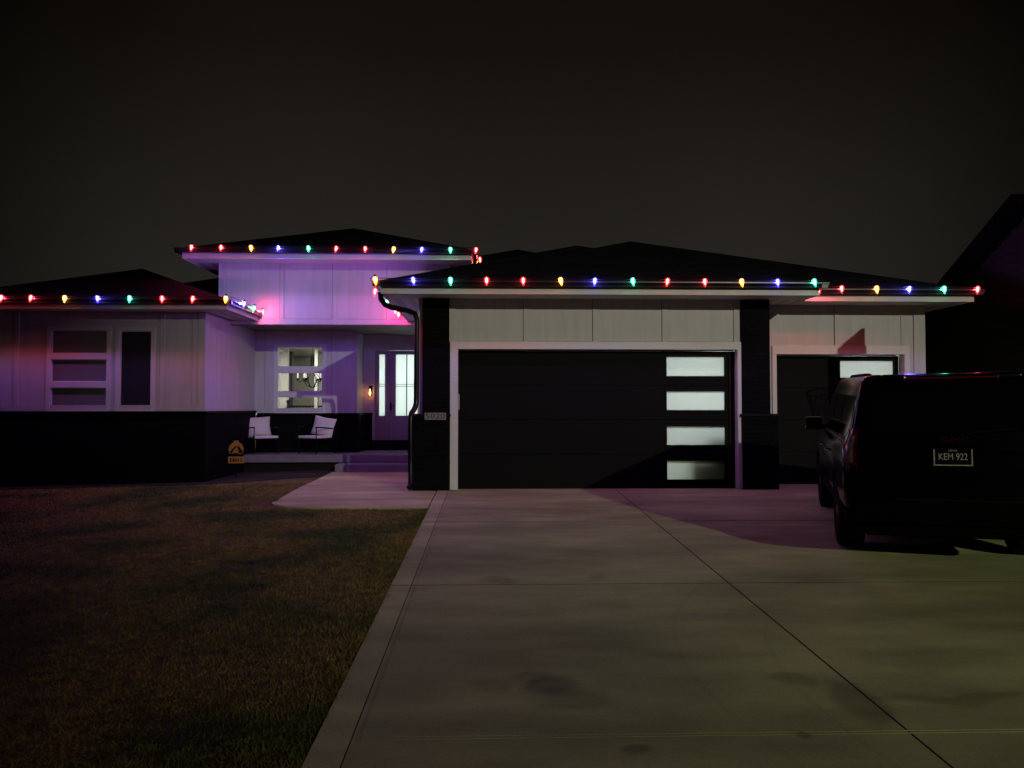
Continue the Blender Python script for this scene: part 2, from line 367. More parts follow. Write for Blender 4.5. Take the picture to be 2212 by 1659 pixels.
# grass blades: nobody could count them
n = 230000
gx = -0.90-rng.random(n)**1.25*10.5; gy = 3.45+rng.random(n)**1.35*11.6
keep = ~((gy > 11.40) & (gx > -3.42+.0*gy)) & ~((gy > 14.9+(gx+5.4)*.7) & (gx > -5.4)) & (gy < 15.0)
edge = (gx > -.93)
gx, gy = gx[keep], gy[keep]
k = 1400
gx = np.concatenate([gx, -.885-rng.random(k)*.03+ (rng.random(k) < .12)*.02]); gy = np.concatenate([gy, 3.6+rng.random(k)*7.8])
for _ in range(46):                     # tufts leaning over the slab edge
    k = rng.integers(20, 90); y_ = 3.7+rng.random()*7.5; sp_ = .02+.05*rng.random()
    gx = np.concatenate([gx, -.90+rng.normal(0, .018, k)+.012*rng.random()]); gy = np.concatenate([gy, y_+rng.normal(0, sp_, k)])
k = 500
gx = np.concatenate([gx, -3.3+rng.random(k)*2.4]); gy = np.concatenate([gy, 11.40+rng.random(k)*.03-.01])
n = len(gx)
gh = np.where(gx < -4, -.022*np.minimum(-gx-4, 12), 0)+SL*(np.minimum(gy, 13.3)-13.3)-.024
hgt = .012+.03*rng.random(n)**2; an = rng.random(n)*math.pi; wd = .0028+.003*rng.random(n)*(1+gy/9); lean = (rng.random((n, 2))-.5)*.06
B0 = np.stack([gx-np.cos(an)*wd, gy-np.sin(an)*wd, gh], 1); B1 = np.stack([gx+np.cos(an)*wd, gy+np.sin(an)*wd, gh], 1)
T = np.stack([gx+lean[:, 0], gy+lean[:, 1], gh+hgt], 1)
vs = np.stack([B0, B1, T], 1).reshape(-1, 3)
me = bpy.data.meshes.new('grass'); me.vertices.add(3*n); me.vertices.foreach_set('co', vs.ravel().astype(np.float32))
me.loops.add(3*n); me.loops.foreach_set('vertex_index', np.arange(3*n, dtype=np.int32))
me.polygons.add(n); me.polygons.foreach_set('loop_start', np.arange(0, 3*n, 3, dtype=np.int32)); me.update(calc_edges=True)
me.materials.append(M['grass'])
o = bpy.data.objects.new('grass', me); C.objects.link(o); setp(o, 'short patchy brown and green winter grass of the front lawn', 'grass', kind='stuff')

# ------------------------------------------------------------------ the house
HS = empty('house', (0, 0, 0), label='white one-storey house with black stone base, hip roofs and a three-car garage', cat='house')
SOF, FT, GT = 3.33, 3.43, 3.52      # soffit, top of the visible fascia, gutter top
YD = 13.55                         # garage door plane
YW = 13.40                         # garage front wall
YC = 13.335                         # pier front
Y3, Y3D = 14.05, 14.25             # third bay wall, door
YL = 15.5                          # left wing wall
YU = 17.0                          # upper storey wall
YB, YE = 18.8, 19.8                # bay wall, entry wall

# --- garage front
dx0, dx1 = PX(990, YD), PX(1586, YD); dzt = 2.45
px0, px1 = PX(912, YC), PX(970, YC); qx0, qx1 = PX(1603, YC), PX(1664, YC)
bm = NB()
panel(bm, px0+.02, qx1-.02, 0, SOF+.02, YW, .12, [(dx0, dx1, 0-.1, dzt)])
zb = PZ(738, YW)
for c in (1131, 1281, 1431):                      # battens
    x = PX(c, YW); batten(bm, x, x+.085, YW-.019, YW, zb+.002, SOF-.002)
box(bm, px1, px1+.10, YW-.019, YW, zb, SOF-.003); box(bm, qx0-.12, qx0, YW-.019, YW, zb, SOF-.003)
box(bm, px1+.101, qx0-.121, YW-.002, YW, zb-.001, zb+.007, mi=1)
obj('garage_wall', bm, [M['siding'], M['joint_shade']], HS)
bm = NB()
box(bm, dx0-.135, dx0-.002, YW-.05, YD-.01, 0.005, zb, .004); box(bm, dx1+.002, dx1+.13, YW-.05, YD-.01, .005, zb, .004)
box(bm, dx0-.134, dx1+.129, YW-.052, YD-.012, dzt-.004, zb-.001, .004)
obj('garage_door_trim', bm, M['trim'], HS)
# --- stone piers
def stone_pier(xa, xb, lo_l, lo_r, back):
    bm = NB(); box(bm, xa, xb, YC, back, 1.30, SOF-.004)
    box(bm, xa-lo_l, xb+lo_r, YC-.035, back+.02, -.03, 1.30)
    p = obj('stone_pier', bm, M['stone'], HS)
    bm = NB(); box(bm, xa-lo_l-.03, xb+lo_r+.03, YC-.055, back+.03, 1.272, 1.318, .006); obj('ledge', bm, M['doorframe'], p)
stone_pier(px0, px1, .17, 0, YW+.10); stone_pier(qx0, qx1, 0, .125, YW+.3)
# --- garage doors
def garage_door(x0, x1, zt, Y, win, wz):
    g = bpy.data.objects.new('garage_door', None); C.objects.link(g); g.parent = HS
    sec = zt/4
    for i in range(4):
        bm = NB(); a, b = i*sec+.003, (i+1)*sec-.003
        ops = [(win[0], win[1], wz[i][0], wz[i][1])] if wz[i] else []
        panel(bm, x0, x1, a, b, Y, .04, ops)
        bmesh.ops.bevel(bm, geom=[e for e in bm.edges if len(e.link_faces) == 2 and e.calc_face_angle(0) > 1], offset=.003, segments=1, affect='EDGES')
        obj('door_section', bm, M['door'], g)
        bm = NB(); panel(bm, x0, x1, a-.003, b+.003, Y+.042, .006, ops); obj('door_backing', bm, M['doorframe'], g)
        if ops:
            o_ = ops[0]
            bm = NB(); panel(bm, o_[0]-.035, o_[1]+.035, o_[2]-.03, o_[3]+.03, Y-.012, .055, [(o_[0], o_[1], o_[2], o_[3])]); fr = obj('window', bm, M['doorframe'], g)
            bm = NB(); box(bm, o_[0]+.001, o_[1]-.001, Y+.014, Y+.020, o_[2]+.001, o_[3]-.001); obj('pane', bm, M['frost'], fr)
    bm = NB(); box(bm, x0+.001, x1-.001, Y-.008, Y+.03, zt+.001, zt+.02); box(bm, x0-.05, x0-.002, Y+.0, Y+.05, 0, zt); box(bm, x1+.002, x1+.05, Y, Y+.05, 0, zt)
    box(bm, x0+.001, x1-.001, Y-.004, Y+.045, .0, .0028)
    obj('weather_strip', bm, M['doorframe'], g)
wz = [(PZ(1037, YD), PZ(996, YD)), (PZ(962, YD), PZ(921, YD)), (PZ(886, YD), PZ(845, YD)), (PZ(812, YD), PZ(770, YD))]
dd1 = PX(1574, YD)
garage_door(dx0+.003, dx1-.003, dzt-.02, YD, (PX(1440, YD), PX(1565, YD)), wz)
bm = NB(); box(bm, dd1, dx1-.004, YD-.022, YD-.014, 0.01, dzt-.03); obj('door_edge_track', bm, M['doorframe'], HS)
tx0, tx1 = PX(1671, Y3D), PX(1936, Y3D)
garage_door(tx0, tx1, 2.40, Y3D, (PX(1815, Y3D), PX(1930, Y3D)), [(a-.0, b-.0) for a, b in ((PZ(1027, Y3D), PZ(990, Y3D)), (PZ(957, Y3D), PZ(920, Y3D)), (PZ(886, Y3D), PZ(849, Y3D)), (PZ(815, Y3D), PZ(778, Y3D)))])
# --- third bay wall
cx1 = PX(1997, Y3)
bm = NB(); z3 = PZ(745, Y3)
panel(bm, qx1-.02, cx1, -.03, SOF+.02, Y3, .12, [(tx0-.02, tx1+.05, -.2, 2.42)])
for c in (1804, ):
    x = PX(c, Y3); batten(bm, x, x+.085, Y3-.019, Y3, z3+.002, SOF-.002)
x = PX(1948, Y3); box(bm, x, x+.02, Y3-.012, Y3, z3, SOF-.003)
x = PX(1975, Y3); box(bm, x, cx1+.02, Y3-.022, Y3+.10, 0, SOF-.003)
obj('third_bay_wall', bm, [M['siding'], M['joint_shade']], HS)
bm = NB(); box(bm, tx0-.10, tx0-.022, Y3-.03, Y3D-.01, .0, z3); box(bm, tx1+.051, tx1+.14, Y3-.03, Y3D-.01, .0, z3); box(bm, tx0-.099, tx1+.139, Y3-.034, Y3D-.012, 2.415, z3-.001)
obj('third_bay_trim', bm, M['trim'], HS)
bm = NB(); box(bm, cx1-.12, cx1-.001, Y3+.121, 22, -.1, SOF+.01); box(bm, qx1-.14, qx1-.021, YW+.121, Y3-.001, 0, SOF+.01); obj('garage_side_wall', bm, M['siding'], HS)
bm = NB(); box(bm, px0+.02, px0+.14, YW+.121, YE+.5, -.1, SOF+.01)
box(bm, px0-.005, px0+.10, YW+.005, YW+.12, .0, SOF+.005); obj('garage_side_wall', bm, M['siding'], HS)
bm = NB(); box(bm, PX(903.5, 13.46), px0+.02, 13.46, 13.56, 1.33, SOF-.002); obj('corner_trim', bm, M['trim'], HS)

# --- left wing
wx1 = PX(441, YL); wx0 = -10.4; CAP = PZ(889, YL)
lw1 = (PX(109, YL), PX(231, YL), PZ(886, YL), PZ(716, YL)); lw2 = (PX(258, YL), PX(327, YL), PZ(886, YL), PZ(717, YL))
bm = NB(); panel(bm, wx0, wx1, CAP, SOF+.02, YL, .12, [lw1, lw2])
for c in (30, 345, 415):
    x = PX(c, YL); batten(bm, x, x+.085, YL-.016, YL, CAP+.02, SOF-.002)
box(bm, wx1-.12, wx1+.018, YL-.018, YL+.10, CAP+.01, SOF-.003); box(bm, wx0, wx1-.121, YL-.015, YL, CAP+.01, CAP+.13)
obj('wing_wall', bm, [M['siding'], M['joint_shade']], HS)
bm = NB(); box(bm, wx1-.12, wx1-.0005, YL+.101, YB+.1, CAP, SOF+.01)
for y in (16.35, 17.5): box(bm, wx1-.001, wx1+.007, y, y+.085, CAP+.131, SOF-.004)
box(bm, wx1-.001, wx1+.016, YL+.11, YB-.02, CAP+.01, CAP+.13)
obj('wing_side_wall', bm, M['siding'], HS)
bm = NB(); panel(bm, wx0-.05, wx1+.06, -.5, CAP-.03, YL-.08, .14); box(bm, wx1-.10, wx1+.06, YL+.061, YB-.09, -.4, CAP-.03)
obj('stone_wainscot', bm, M['stone'], HS)
bm = NB(); box(bm, wx0-.05, wx1+.09, YL-.12, YL-.001, CAP-.03, CAP+.008); box(bm, wx1+.02, wx1+.09, YL, YB-.10, CAP-.03, CAP+.008); obj('wainscot_ledge', bm, M['black_metal'], HS)
def window(op, rows, Y, mats, fw=.05, name='window'):
    x0, x1, z0, z1 = op
    bm = NB(); panel(bm, x0-.075, x1+.075, z0-.06, z1+.075, Y-.028, .10, rows)
    fr = obj(name, bm, M['trim'], HS)
    bm = NB(); panel(bm, x0-.06, x1+.06, z0-.055, z1+.06, Y-.01, .07, [(a+.018, b-.018, c+.018, d-.018) for a, b, c, d in rows])
    obj('frame', bm, M['trim'], fr)
    bm = NB()
    for a, b, c, d in rows: box(bm, a+.001, b-.001, Y+.03, Y+.036, c+.001, d-.001)
    obj('pane', bm, mats, fr)
    return fr
def rows3(op, ys, Y):
    return [(op[0], op[1], PZ(b, Y), PZ(a, Y)) for a, b in ys]
window(lw1, rows3(lw1, ((716, 766), (778, 826), (838, 886)), YL), YL, M['blind'])
window(lw2, [lw2], YL, M['darkpane'])

# --- upper storey and porch ceiling
ux0, ux1 = PX(472, YU), -.87; ZUB = PZ(702, YU)
bm = NB(); panel(bm, ux0, ux1, ZUB, 4.62, YU, .12); zt = PZ(691, YU)
for c in (603, 717):
    x = PX(c, YU); batten(bm, x, x+.085, YU-.018, YU, zt+.002, 4.60)
x = PX(835, YU); batten(bm, x, x+.085, YU-.018, YU, zt+.002, 4.60)
box(bm, ux0-.018, ux0+.10, YU-.02, YU-.0005, ZUB+.03, 4.60)
box(bm, ux0+.1, ux1, YU-.020, YU-.0005, ZUB-.004, zt)
box(bm, ux0+.101, ux1, YU-.003, YU-.0005, zt+.0005, zt+.008, mi=1)
box(bm, ux0, ux0+.12, YU+.121, 22, 3.0, 4.62); box(bm, ux1-.12, ux1, YU+.121, 22, 3.0, 4.62)
obj('upper_wall', bm, [M['siding'], M['joint_shade']], HS)
bm = NB(); box(bm, wx1, px0+.02, YU+.121, YE+.1, ZUB+.03, ZUB+.06); box(bm, wx1, px0+.02, YU+.001, YU+.119, ZUB-.02, ZUB-.001); obj('porch_ceiling', bm, M['porch_ceiling'], HS)

# --- bay wall with the lit window
bx1 = PX(770, YB); bw = (PX(598, YB), PX(697.5, YB), PZ(890, YB), PZ(750, YB)); CB = PZ(893, YB)
bm = NB(); panel(bm, wx1, bx1, CB, ZUB+.03, YB, .12, [bw])
for c in (704+12, 0):
    if c: x = PX(c, YB); batten(bm, x, x+.085, YB-.016, YB, CB+.13, ZUB+.02)
x = PX(572, YB); batten(bm, x, x+.085, YB-.016, YB, CB+.13, ZUB+.02)
box(bm, bx1-.10, bx1+.016, YB-.018, YB+.10, CB+.01, ZUB+.02); box(bm, wx1+.02, bx1-.101, YB-.015, YB, CB+.01, CB+.13)
box(bm, bx1-.12, bx1-.0005, YB+.101, YE, CB, ZUB+.03)
obj('bay_wall', bm, [M['siding'], M['joint_shade']], HS)
window(bw, rows3(bw, ((750, 793.5), (805, 846.5), (857, 890)), YB), YB, M['glass'])
exx = PX(805, YE)
bm = NB(); panel(bm, wx1+.061, bx1+.06, -.1, CB-.03, YB-.08, .14); box(bm, bx1-.1, bx1+.06, YB+.061, YE-.09, -.1, CB-.03); box(bm, bx1-.1, exx, YE-.085, YE-.003, .3, CB-.03)
obj('bay_wainscot', bm, M['stone'], HS)
bm = NB(); box(bm, wx1+.091, bx1+.09, YB-.12, YB-.001, CB-.03, CB+.008); box(bm, bx1+.018, bx1+.09, YB, YE-.12, CB-.03, CB+.008); box(bm, bx1+.018, exx+.01, YE-.12, YE-.001, CB-.029, CB+.007)
obj('bay_ledge', bm, M['black_metal'], HS)
# --- entry wall and door
exR = px0+.02; dt, db = PZ(757, YE), PZ(950, YE)
sl = (PX(818.5, YE), PX(831.5, YE)); dg = (PX(854.5, YE), PX(902, YE)); gt, gb = PZ(766, YE), PZ(898, YE)
dX = (PX(842, YE), PX(914, YE)); sX = (PX(811, YE), PX(838.5, YE))
bm = NB(); panel(bm, bx1-.02, exR, .3, ZUB+.03, YE, .12, [(sX[0]-.02, dX[1]+.02, db-.02, dt)])
box(bm, sX[0]-.10, sX[0]-.021, YE-.022, YE, db, dt+.11); box(bm, sX[0]-.101, exR, YE-.024, YE-.0005, dt+.001, dt+.12)
obj('entry_wall', bm, M['siding'], HS)
M['doorwhite'] = mat('entry_door_paint', (.34, .32, .31), .5)
d = bpy.data.objects.new('front_door', None); C.objects.link(d); d.parent = HS
xm = (PX(877, YE), PX(879.2, YE)); zm = (PZ(834, YE), PZ(830, YE))
bm = NB(); panel(bm, dX[0], dX[1], db, dt-.01, YE+.03, .045, [(dg[0], dg[1], gb, gt)]); obj('door_leaf', bm, M['doorwhite'], d)
bm = NB(); box(bm, dg[0]+.001, dg[1]-.001, YE+.048, YE+.054, gb+.001, gt-.001); obj('pane', bm, M['frost'], d)
bm = NB(); box(bm, xm[0], xm[1], YE+.036, YE+.045, gb+.002, gt-.002); obj('muntin', bm, M['doorframe'], d)
M['muntin'] = mat('grey_muntin', (.30, .33, .32), .5)
bm = NB()
for zz in (PZ(834.6, YE), PZ(830.2, YE)): box(bm, dg[0]+.001, dg[1]-.001, YE+.040, YE+.0445, zz-.008, zz+.008)
obj('muntin', bm, M['muntin'], d)
hx = PX(844, YE); hz = PZ(878, YE)
bm = NB(); box(bm, hx-.022, hx+.022, YE+.008, YE+.03, hz-.10, hz+.10, .004); tube(bm, [(hx, YE+.01, hz+.02), (hx, YE-.03, hz+.02), (hx+.11, YE-.03, hz+.02)], .011)
obj('handle', bm, M['black_metal'], d)
s = bpy.data.objects.new('side_light', None); C.objects.link(s); s.parent = HS
bm = NB(); panel(bm, sX[0]-.018, sX[1]+.0, db-.01, dt-.002, YE+.02, .06, [(sl[0], sl[1], gb, gt)]); obj('frame', bm, M['doorwhite'], s)
bm = NB(); box(bm, sl[0]+.001, sl[1]-.001, YE+.048, YE+.054, gb+.001, gt-.001); obj('pane', bm, M['frost'], s)
bm = NB()
for zz in (PZ(834.6, YE), PZ(830.2, YE)): box(bm, sl[0]+.001, sl[1]-.001, YE+.040, YE+.0445, zz-.008, zz+.008)
obj('muntin', bm, M['muntin'], s)
bm = NB(); box(bm, sX[1]+.001, dX[0]-.002, YE+.012, YE+.09, db-.01, dt-.003); box(bm, dX[1]+.002, dX[1]+.019, YE+.012, YE+.09, db-.01, dt-.003); obj('door_frame', bm, M['doorwhite'], HS)
bm = NB(); box(bm, exx+.011, exR, YE-.10, YE-.002, .34, db-.03); box(bm, exx+.011, exR, YE-.14, YE+.1, db-.03, db-.002); obj('door_sill', bm, M['doorframe'], HS)

# --- porch and steps
PZF = .345
bm = NB(); pL = wx1+.061
box(bm, pL, px0+.02, 17.72, YE+.1, PZF-.17, PZF, .008)
obj('porch_slab', bm, M['concrete_plain'], HS)
bm = NB(); box(bm, PX(724, 17.1), px0+.02, 17.12, 17.75, -.1, .168, .008); obj('porch_step', bm, M['concrete_plain'], HS)
bm = NB(); box(bm, pL, px0+.0, 17.86, YE, -.3, PZF-.172); obj('porch_foundation', bm, M['mulch'], HS)

# --- eaves: soffit, fascia, gutter
def gut_prof(y, zb_, zt_, s=1):   # s=+1: outwards is -axis
    return [(y, zb_), (y-s*.095, zb_), (y-s*.100, zb_+.03), (y-s*.125, zt_-.022), (y-s*.125, zt_), (y-s*.112, zt_), (y-s*.108, zt_-.012), (y, zt_-.012)]
def eave(x0, x1, y, back, zs, zt_, left_to=None, right_to=None, vent=None):
    """front eave edge at plane y from x0 to x1; optional returns along the sides"""
    bm = NB(); box(bm, x0+.001, x1-.001, y+.02, back, zs, zs+.02)
    obj('soffit', bm, M['soffit'], HS)
    if left_to:
        bm = NB(); box(bm, x0+.02, left_to[1], back+.001, left_to[0], zs+.001, zs+.021); obj('soffit', bm, M['vent'], HS)
    if right_to:
        bm = NB(); box(bm, right_to[1], x1-.02, back+.001, right_to[0], zs+.001, zs+.021); obj('soffit', bm, M['vent'], HS)
    zf = zs-.012
    bm = NB(); box(bm, x0, x1, y, y+.02, zf, zt_-.03)
    if left_to: box(bm, x0, x0+.02, y+.021, left_to[0], zf, zt_-.03)
    if right_to: box(bm, x1-.02, x1, y+.021, right_to[0], zf, zt_-.03)
    obj('fascia', bm, M['trim'], HS)
    zg = zt_-.092
    bm = NB(); ex = .125
    poly_prism(bm, [(p, q) for p, q in gut_prof(y-.001, zg, zt_)], 0, x0-(ex if left_to else 0), x1+(ex if right_to else 0))
    if left_to: poly_prism(bm, [(p, q-.0015) for p, q in gut_prof(x0-.001, zg, zt_, 1)], 1, y-.12, left_to[0])
    if right_to: poly_prism(bm, [(2*(x1+.001)-p, q-.0015) for p, q in gut_prof(x1+.001, zg, zt_, 1)], 1, y-.12, right_to[0])
    obj('gutter', bm, M['gutter'], HS)
GX0, GX1, GY = -1.80, PX(1772, 12.75), 12.75
eave(GX0, GX1, GY, YW-.001, SOF, GT, left_to=(YU-.005, px0-.006), right_to=(Y3-.025, qx1+.02))
TX0, TX1, TY = GX1+.13, PX(2108, 13.4), 13.4
bm = NB(); 
eave(PX(1742, TY), TX1, TY, Y3-.001, SOF-.004, GT-.002, right_to=(21, cx1+.02))
WX0, WX1, WY = -10.9, -5.08, 14.95
eave(WX0, WX1, WY, YL-.001, SOF+.01, GT-.01, right_to=(YU-.025, wx1+.02))
UX0, UX1, UY = -6.52, -.38, 16.42
eave(UX0, UX1, UY, YU-.001, 4.605, 4.80, left_to=(22, ux0-.02), right_to=(22, ux1+.002))

# --- roofs
def hip(x0, x1, y0, y1, z, s=.375, th=.0, name='roof'):
    bm = NB(); w = (x1-x0)/2; d = (y1-y0)/2; r = min(w, d)
    a = [bm.verts.new(p) for p in ((x0, y0, z), (x1, y0, z), (x1, y1, z), (x0, y1, z))]
    if w <= d:
        p, q = bm.verts.new((x0+w, y0+w, z+s*w)), bm.verts.new((x0+w, y1-w, z+s*w))
        if d-w < 1e-3: bmesh.ops.pointmerge(bm, verts=[p, q], merge_co=p.co); q = p
        fs = [(a[0], a[1], p), (a[2], a[3], q), (a[1], a[2], q, p), (a[3], a[0], p, q)]
    else:
        p, q = bm.verts.new((x0+d, y0+d, z+s*d)), bm.verts.new((x1-d, y0+d, z+s*d))
        fs = [(a[3], a[0], p), (a[1], a[2], q), (a[0], a[1], q, p), (a[2], a[3], p, q)]
    for f in fs: bm.faces.new(tuple(dict.fromkeys(f)))
    bm.faces.new(a[::-1])
    # ridge and hip caps
    return obj(name, bm, M['roof'], HS)
RZ = GT-.015
hip(GX0-.10, GX1+.10, GY-.10, 24, RZ)
hip(GX0-.05, TX1+.10, TY-.10, 30, RZ+.002)
hip(WX0-.1, WX1+.10, WY-.10, 24, RZ-.008)
hip(-11.2, 2.2, YU+.13, 29.2, RZ-.004)
hip(UX0-.1, UX1+.10, UY-.10, UY+6.35, 4.80-.012)
hip(-3.2, 4.86, 19.0, 27.1, 4.68)

# --- downspout from the garage gutter's left return
dsY = 13.15
q = [(822, 632, 12.85), (823, 646, 12.9), (832, 658, 12.95), (846, 664, 13.0), (880, 671, 13.2), (896, 677, 13.3), (900.5, 690, 13.32), (900.5, 700, 13.32), (899.5, 860, 13.32), (899, 872, 13.32), (895, 884, 13.28), (888.5, 893, 13.2), (887, 905, 13.18), (887, 985, 13.18), (887, 1045, 13.16), (884, 1053, 13.08)]
bm = NB(); tube(bm, [(PX(a, c, b), c, PZ(b, c, a)) for a, b, c in q], .047, 12)
obj('downspout', bm, M['gutter'], HS, smooth=50)

# --- rooms behind the lit glass (shell open only at the windows)
def room(name, x0, x1, y0, y1, z0, z1, m, front=True):
    bm = NB(); t = .05
    box(bm, x0-t, x0, y0, y1, z0, z1); box(bm, x1, x1+t, y0, y1, z0, z1); box(bm, x0-t, x1+t, y1, y1+t, z0, z1)
    box(bm, x0-t, x1+t, y0, y1+t, z1, z1+t); box(bm, x0-t, x1+t, y0, y1+t, z0-t, z0)
    return obj(name, bm, m, HS)
room('garage_interior', px0+.20, 4.70, YD+.10, 19.6, -.06, 3.2, M['interior_white'])
room('third_bay_interior', 5.24, cx1-.15, Y3D+.10, 19.5, -.06, 3.2, M['interior_white'])
def area(name, loc, size, watts, col=(1, .98, .92), rot=(0, 0, 0), sy=None):
    l = bpy.data.lights.new(name, 'AREA'); l.energy = watts; l.color = col; l.size = size
    if sy: l.shape = 'RECTANGLE'; l.size_y = sy
    o = bpy.data.objects.new(name, l); C.objects.link(o); o.location = loc; o.rotation_euler = rot; return o
area('garage_ceiling_lamp', (3.6, 15.6, 3.1), 1.4, 84, (1, 1, 1))
area('third_bay_ceiling_lamp', (7.0, 16.3, 3.1), 1.0, 54, (1, 1, 1))
# foyer behind the frosted door, dining room behind the clear window
room('foyer', bx1-.0, exR, YE+.13, 23.4, .5, 3.1, M['interior_white'])
area('foyer_lamp', (-2.1, 20.9, 3.0), .9, 60, (.93, .98, 1))
DF = .45
bm = NB(); box(bm, wx1-.3, bx1-.06, YB+.121, 27, DF-.05, DF); obj('dining_floor', bm, M['floor'], HS)
bm = NB(); box(bm, wx1-.5, bx1-.06, YB+.121, 27, 3.12, 3.17); box(bm, -8.4, wx1-.51, 21.6, 27, 3.12, 3.17); obj('dining_ceiling', bm, M['interior_white'], HS)
YR = 22.2
bm = NB(); box(bm, -7.6, PX(622, YR), YR, YR+.12, DF, 3.12); box(bm, wx1-.45, wx1-.3, YB+.121, YR, DF, 3.12); obj('dining_wall', bm, M['interior_white'], HS)
bm = NB(); box(bm, PX(621.5, YR+1.2), PX(631, YR+1.2), YR+1.2, YR+1.3, DF, 3.12); obj('doorway_shade_panel', bm, M['interior_dark'], HS)  # dark panel stands in for the shade of the doorway gap
bm = NB(); box(bm, -8.2, PX(690, 25.2)+.1, 25.2, 25.32, DF, 3.12); obj('hall_wall', bm, M['interior_grey'], HS)
bm = NB(); box(bm, PX(679, 21.7), PX(685.5, 21.7), 21.7, 21.8, DF, 3.12); obj('post', bm, M['trim'], HS)
bm = NB(); box(bm, PX(684, 23.2), bx1-.05, 23.45, 23.57, DF, 3.12); box(bm, bx1-.11, bx1-.051, YB+.121, 23.44, DF, 3.12); obj('hall_wall', bm, M['interior_white'], HS)
area('dining_ceiling_lamp', (-5.0, 20.7, 3.08), .7, 48, (1, .97, .86))
area('hall_ceiling_lamp', (-5.2, 23.8, 3.08), .6, 22, (1, .97, .88))
# chandelier
chY = 20.6; chx = PX(674, chY)
CH = empty('chandelier', (chx, chY, 3.11), label='iron chandelier with candle lamps hanging behind the lit porch window', cat='chandelier')
def P_(px_, py_): return PX(px_, chY)-chx, PZ(py_, chY)-3.11
bm = NB(); tube(bm, [(0, 0, 0), (0, 0, P_(0, 771)[1])], .007, 6); lathe(bm, [(.06, -.03), (.06, 0)], 12); obj('stem', bm, M['black_metal'], CH)
bm = NB(); zc, z0_ = P_(0, 776)[1], P_(0, 838)[1]
for k_ in range(6):
    a = k_*math.pi/3+.3; ca, sa = math.cos(a), math.sin(a)
    tube(bm, [(.035*ca, .035*sa, zc+.05), (.035*ca, .035*sa, P_(0, 796)[1]), (.10*ca, .10*sa, P_(0, 808)[1]), (.21*ca, .21*sa, P_(0, 817)[1]), (.22*ca, .22*sa, P_(0, 824)[1]), (.12*ca, .12*sa, P_(0, 834)[1]), (0, 0, z0_)], .009, 6)
    tube(bm, [(.21*ca, .21*sa, P_(0, 817)[1]), (.30*ca, .30*sa, P_(0, 826)[1]), (.37*ca, .37*sa, P_(0, 824)[1])], .009, 6)
    lathe(bm, [(.012, -.07), (.035, -.01), (.035, 0)], 8, (.37*ca, .37*sa, P_(0, 818)[1]))
obj('arms', bm, M['black_metal'], CH)
M['candle'] = emit('candle_lamp_glow', (1, .95, .85), .8)
for k_ in range(6):
    a = k_*math.pi/3+.3
    bm = NB(); lathe(bm, [(.016, 0), (.019, .03), (.018, .11), (.006, .155)], 8, (.37*math.cos(a), .37*math.sin(a), P_(0, 818)[1]+.004)); obj('candle_lamp', bm, M['candle'], CH)
# stair railing inside
rY = 22.0
RL = empty('stair_railing', (PX(625, rY), rY, DF), label='dark baluster railing along the bottom of the lit porch window', cat='railing')
bm = NB(); zr = PZ(877, rY)-DF; L_ = PX(700, rY)-PX(625, rY); box(bm, 0, L_, -.02, .02, zr-.03, zr+.012); obj('handrail', bm, M['black_metal'], RL)
nb = 11
for i in range(nb):
    bm = NB(); x = (i+.4)*L_/nb; box(bm, x-.009, x+.009, -.009, .009, 0, zr-.031); obj('baluster', bm, M['black_metal'], RL)
bm = NB(); box(bm, -.06, 0.0-.001, -.045, .045, 0, zr+.06); lathe(bm, [(.03, zr+.061), (.055, zr+.10), (.05, zr+.15), (.02, zr+.18)], 10, (-.03, 0, 0)); obj('newel_post', bm, M['black_metal'], RL)
# unseen block added to keep lamp light off the lower garage panes
CB_ = empty('pane_shade_block', (3.98, 13.80, 0), label='unseen block added to darken the right end of the lower garage panes', cat='light_block')
bm = NB(); box(bm, -.40, .6, 0, .5, -.05, .80); obj('body', bm, M['interior_dark'], CB_)
bm = NB(); box(bm, -.12, .6, .02, .5, .802, 1.14, .03); obj('upper_block', bm, M['interior_grey'], CB_)

# ------------------------------------------------------------------ wall fittings
def text_mesh(s, size, ext=.002, font_shear=0, spacing=1.0):
    cu = bpy.data.curves.new('t', 'FONT'); cu.body = s; cu.size = size; cu.extrude = ext; cu.align_x = 'CENTER'; cu.align_y = 'CENTER'; cu.space_character = spacing
    t = bpy.data.objects.new('t', cu); C.objects.link(t); dg_ = bpy.context.evaluated_depsgraph_get(); dg_.update()
    me_ = bpy.data.meshes.new_from_object(t.evaluated_get(dg_)); bpy.data.objects.remove(t)
    b_ = bmesh.new(); b_.from_mesh(me_); bpy.data.meshes.remove(me_); return b_
def place(bm, sx=1, sy=1, off=(0, 0, 0), rot=True):
    for v in bm.verts:
        x, y, z = v.co; v.co = (x*sx+off[0], -z+off[1], y*sy+off[2]) if rot else (x*sx+off[0], y*sy+off[1], z+off[2])
    return bm
nx0, nx1, nz0, nz1 = PX(916.5, 13.2), PX(963, 13.2), PZ(907, 13.2), PZ(891.5, 13.2)
NP = empty('house_number_sign', ((nx0+nx1)/2, 13.278, (nz0+nz1)/2), label='small plaque reading 5020 on the black stone pier', cat='house number')
hw, hh = (nx1-nx0)/2, (nz1-nz0)/2
bm = NB(); box(bm, -hw, hw, -.012, .0, -hh, hh, .002); obj('plaque', bm, M['plate_num'], NP)
bm = text_mesh('5020', .14, .001, spacing=1.12)
mx_ = max(v.co.x for v in bm.verts); my_ = max(v.co.y for v in bm.verts); place(bm, hw*.90/mx_, hh*.80/my_, (0, -.0135, 0))
obj('numerals', bm, M['ink'], NP)
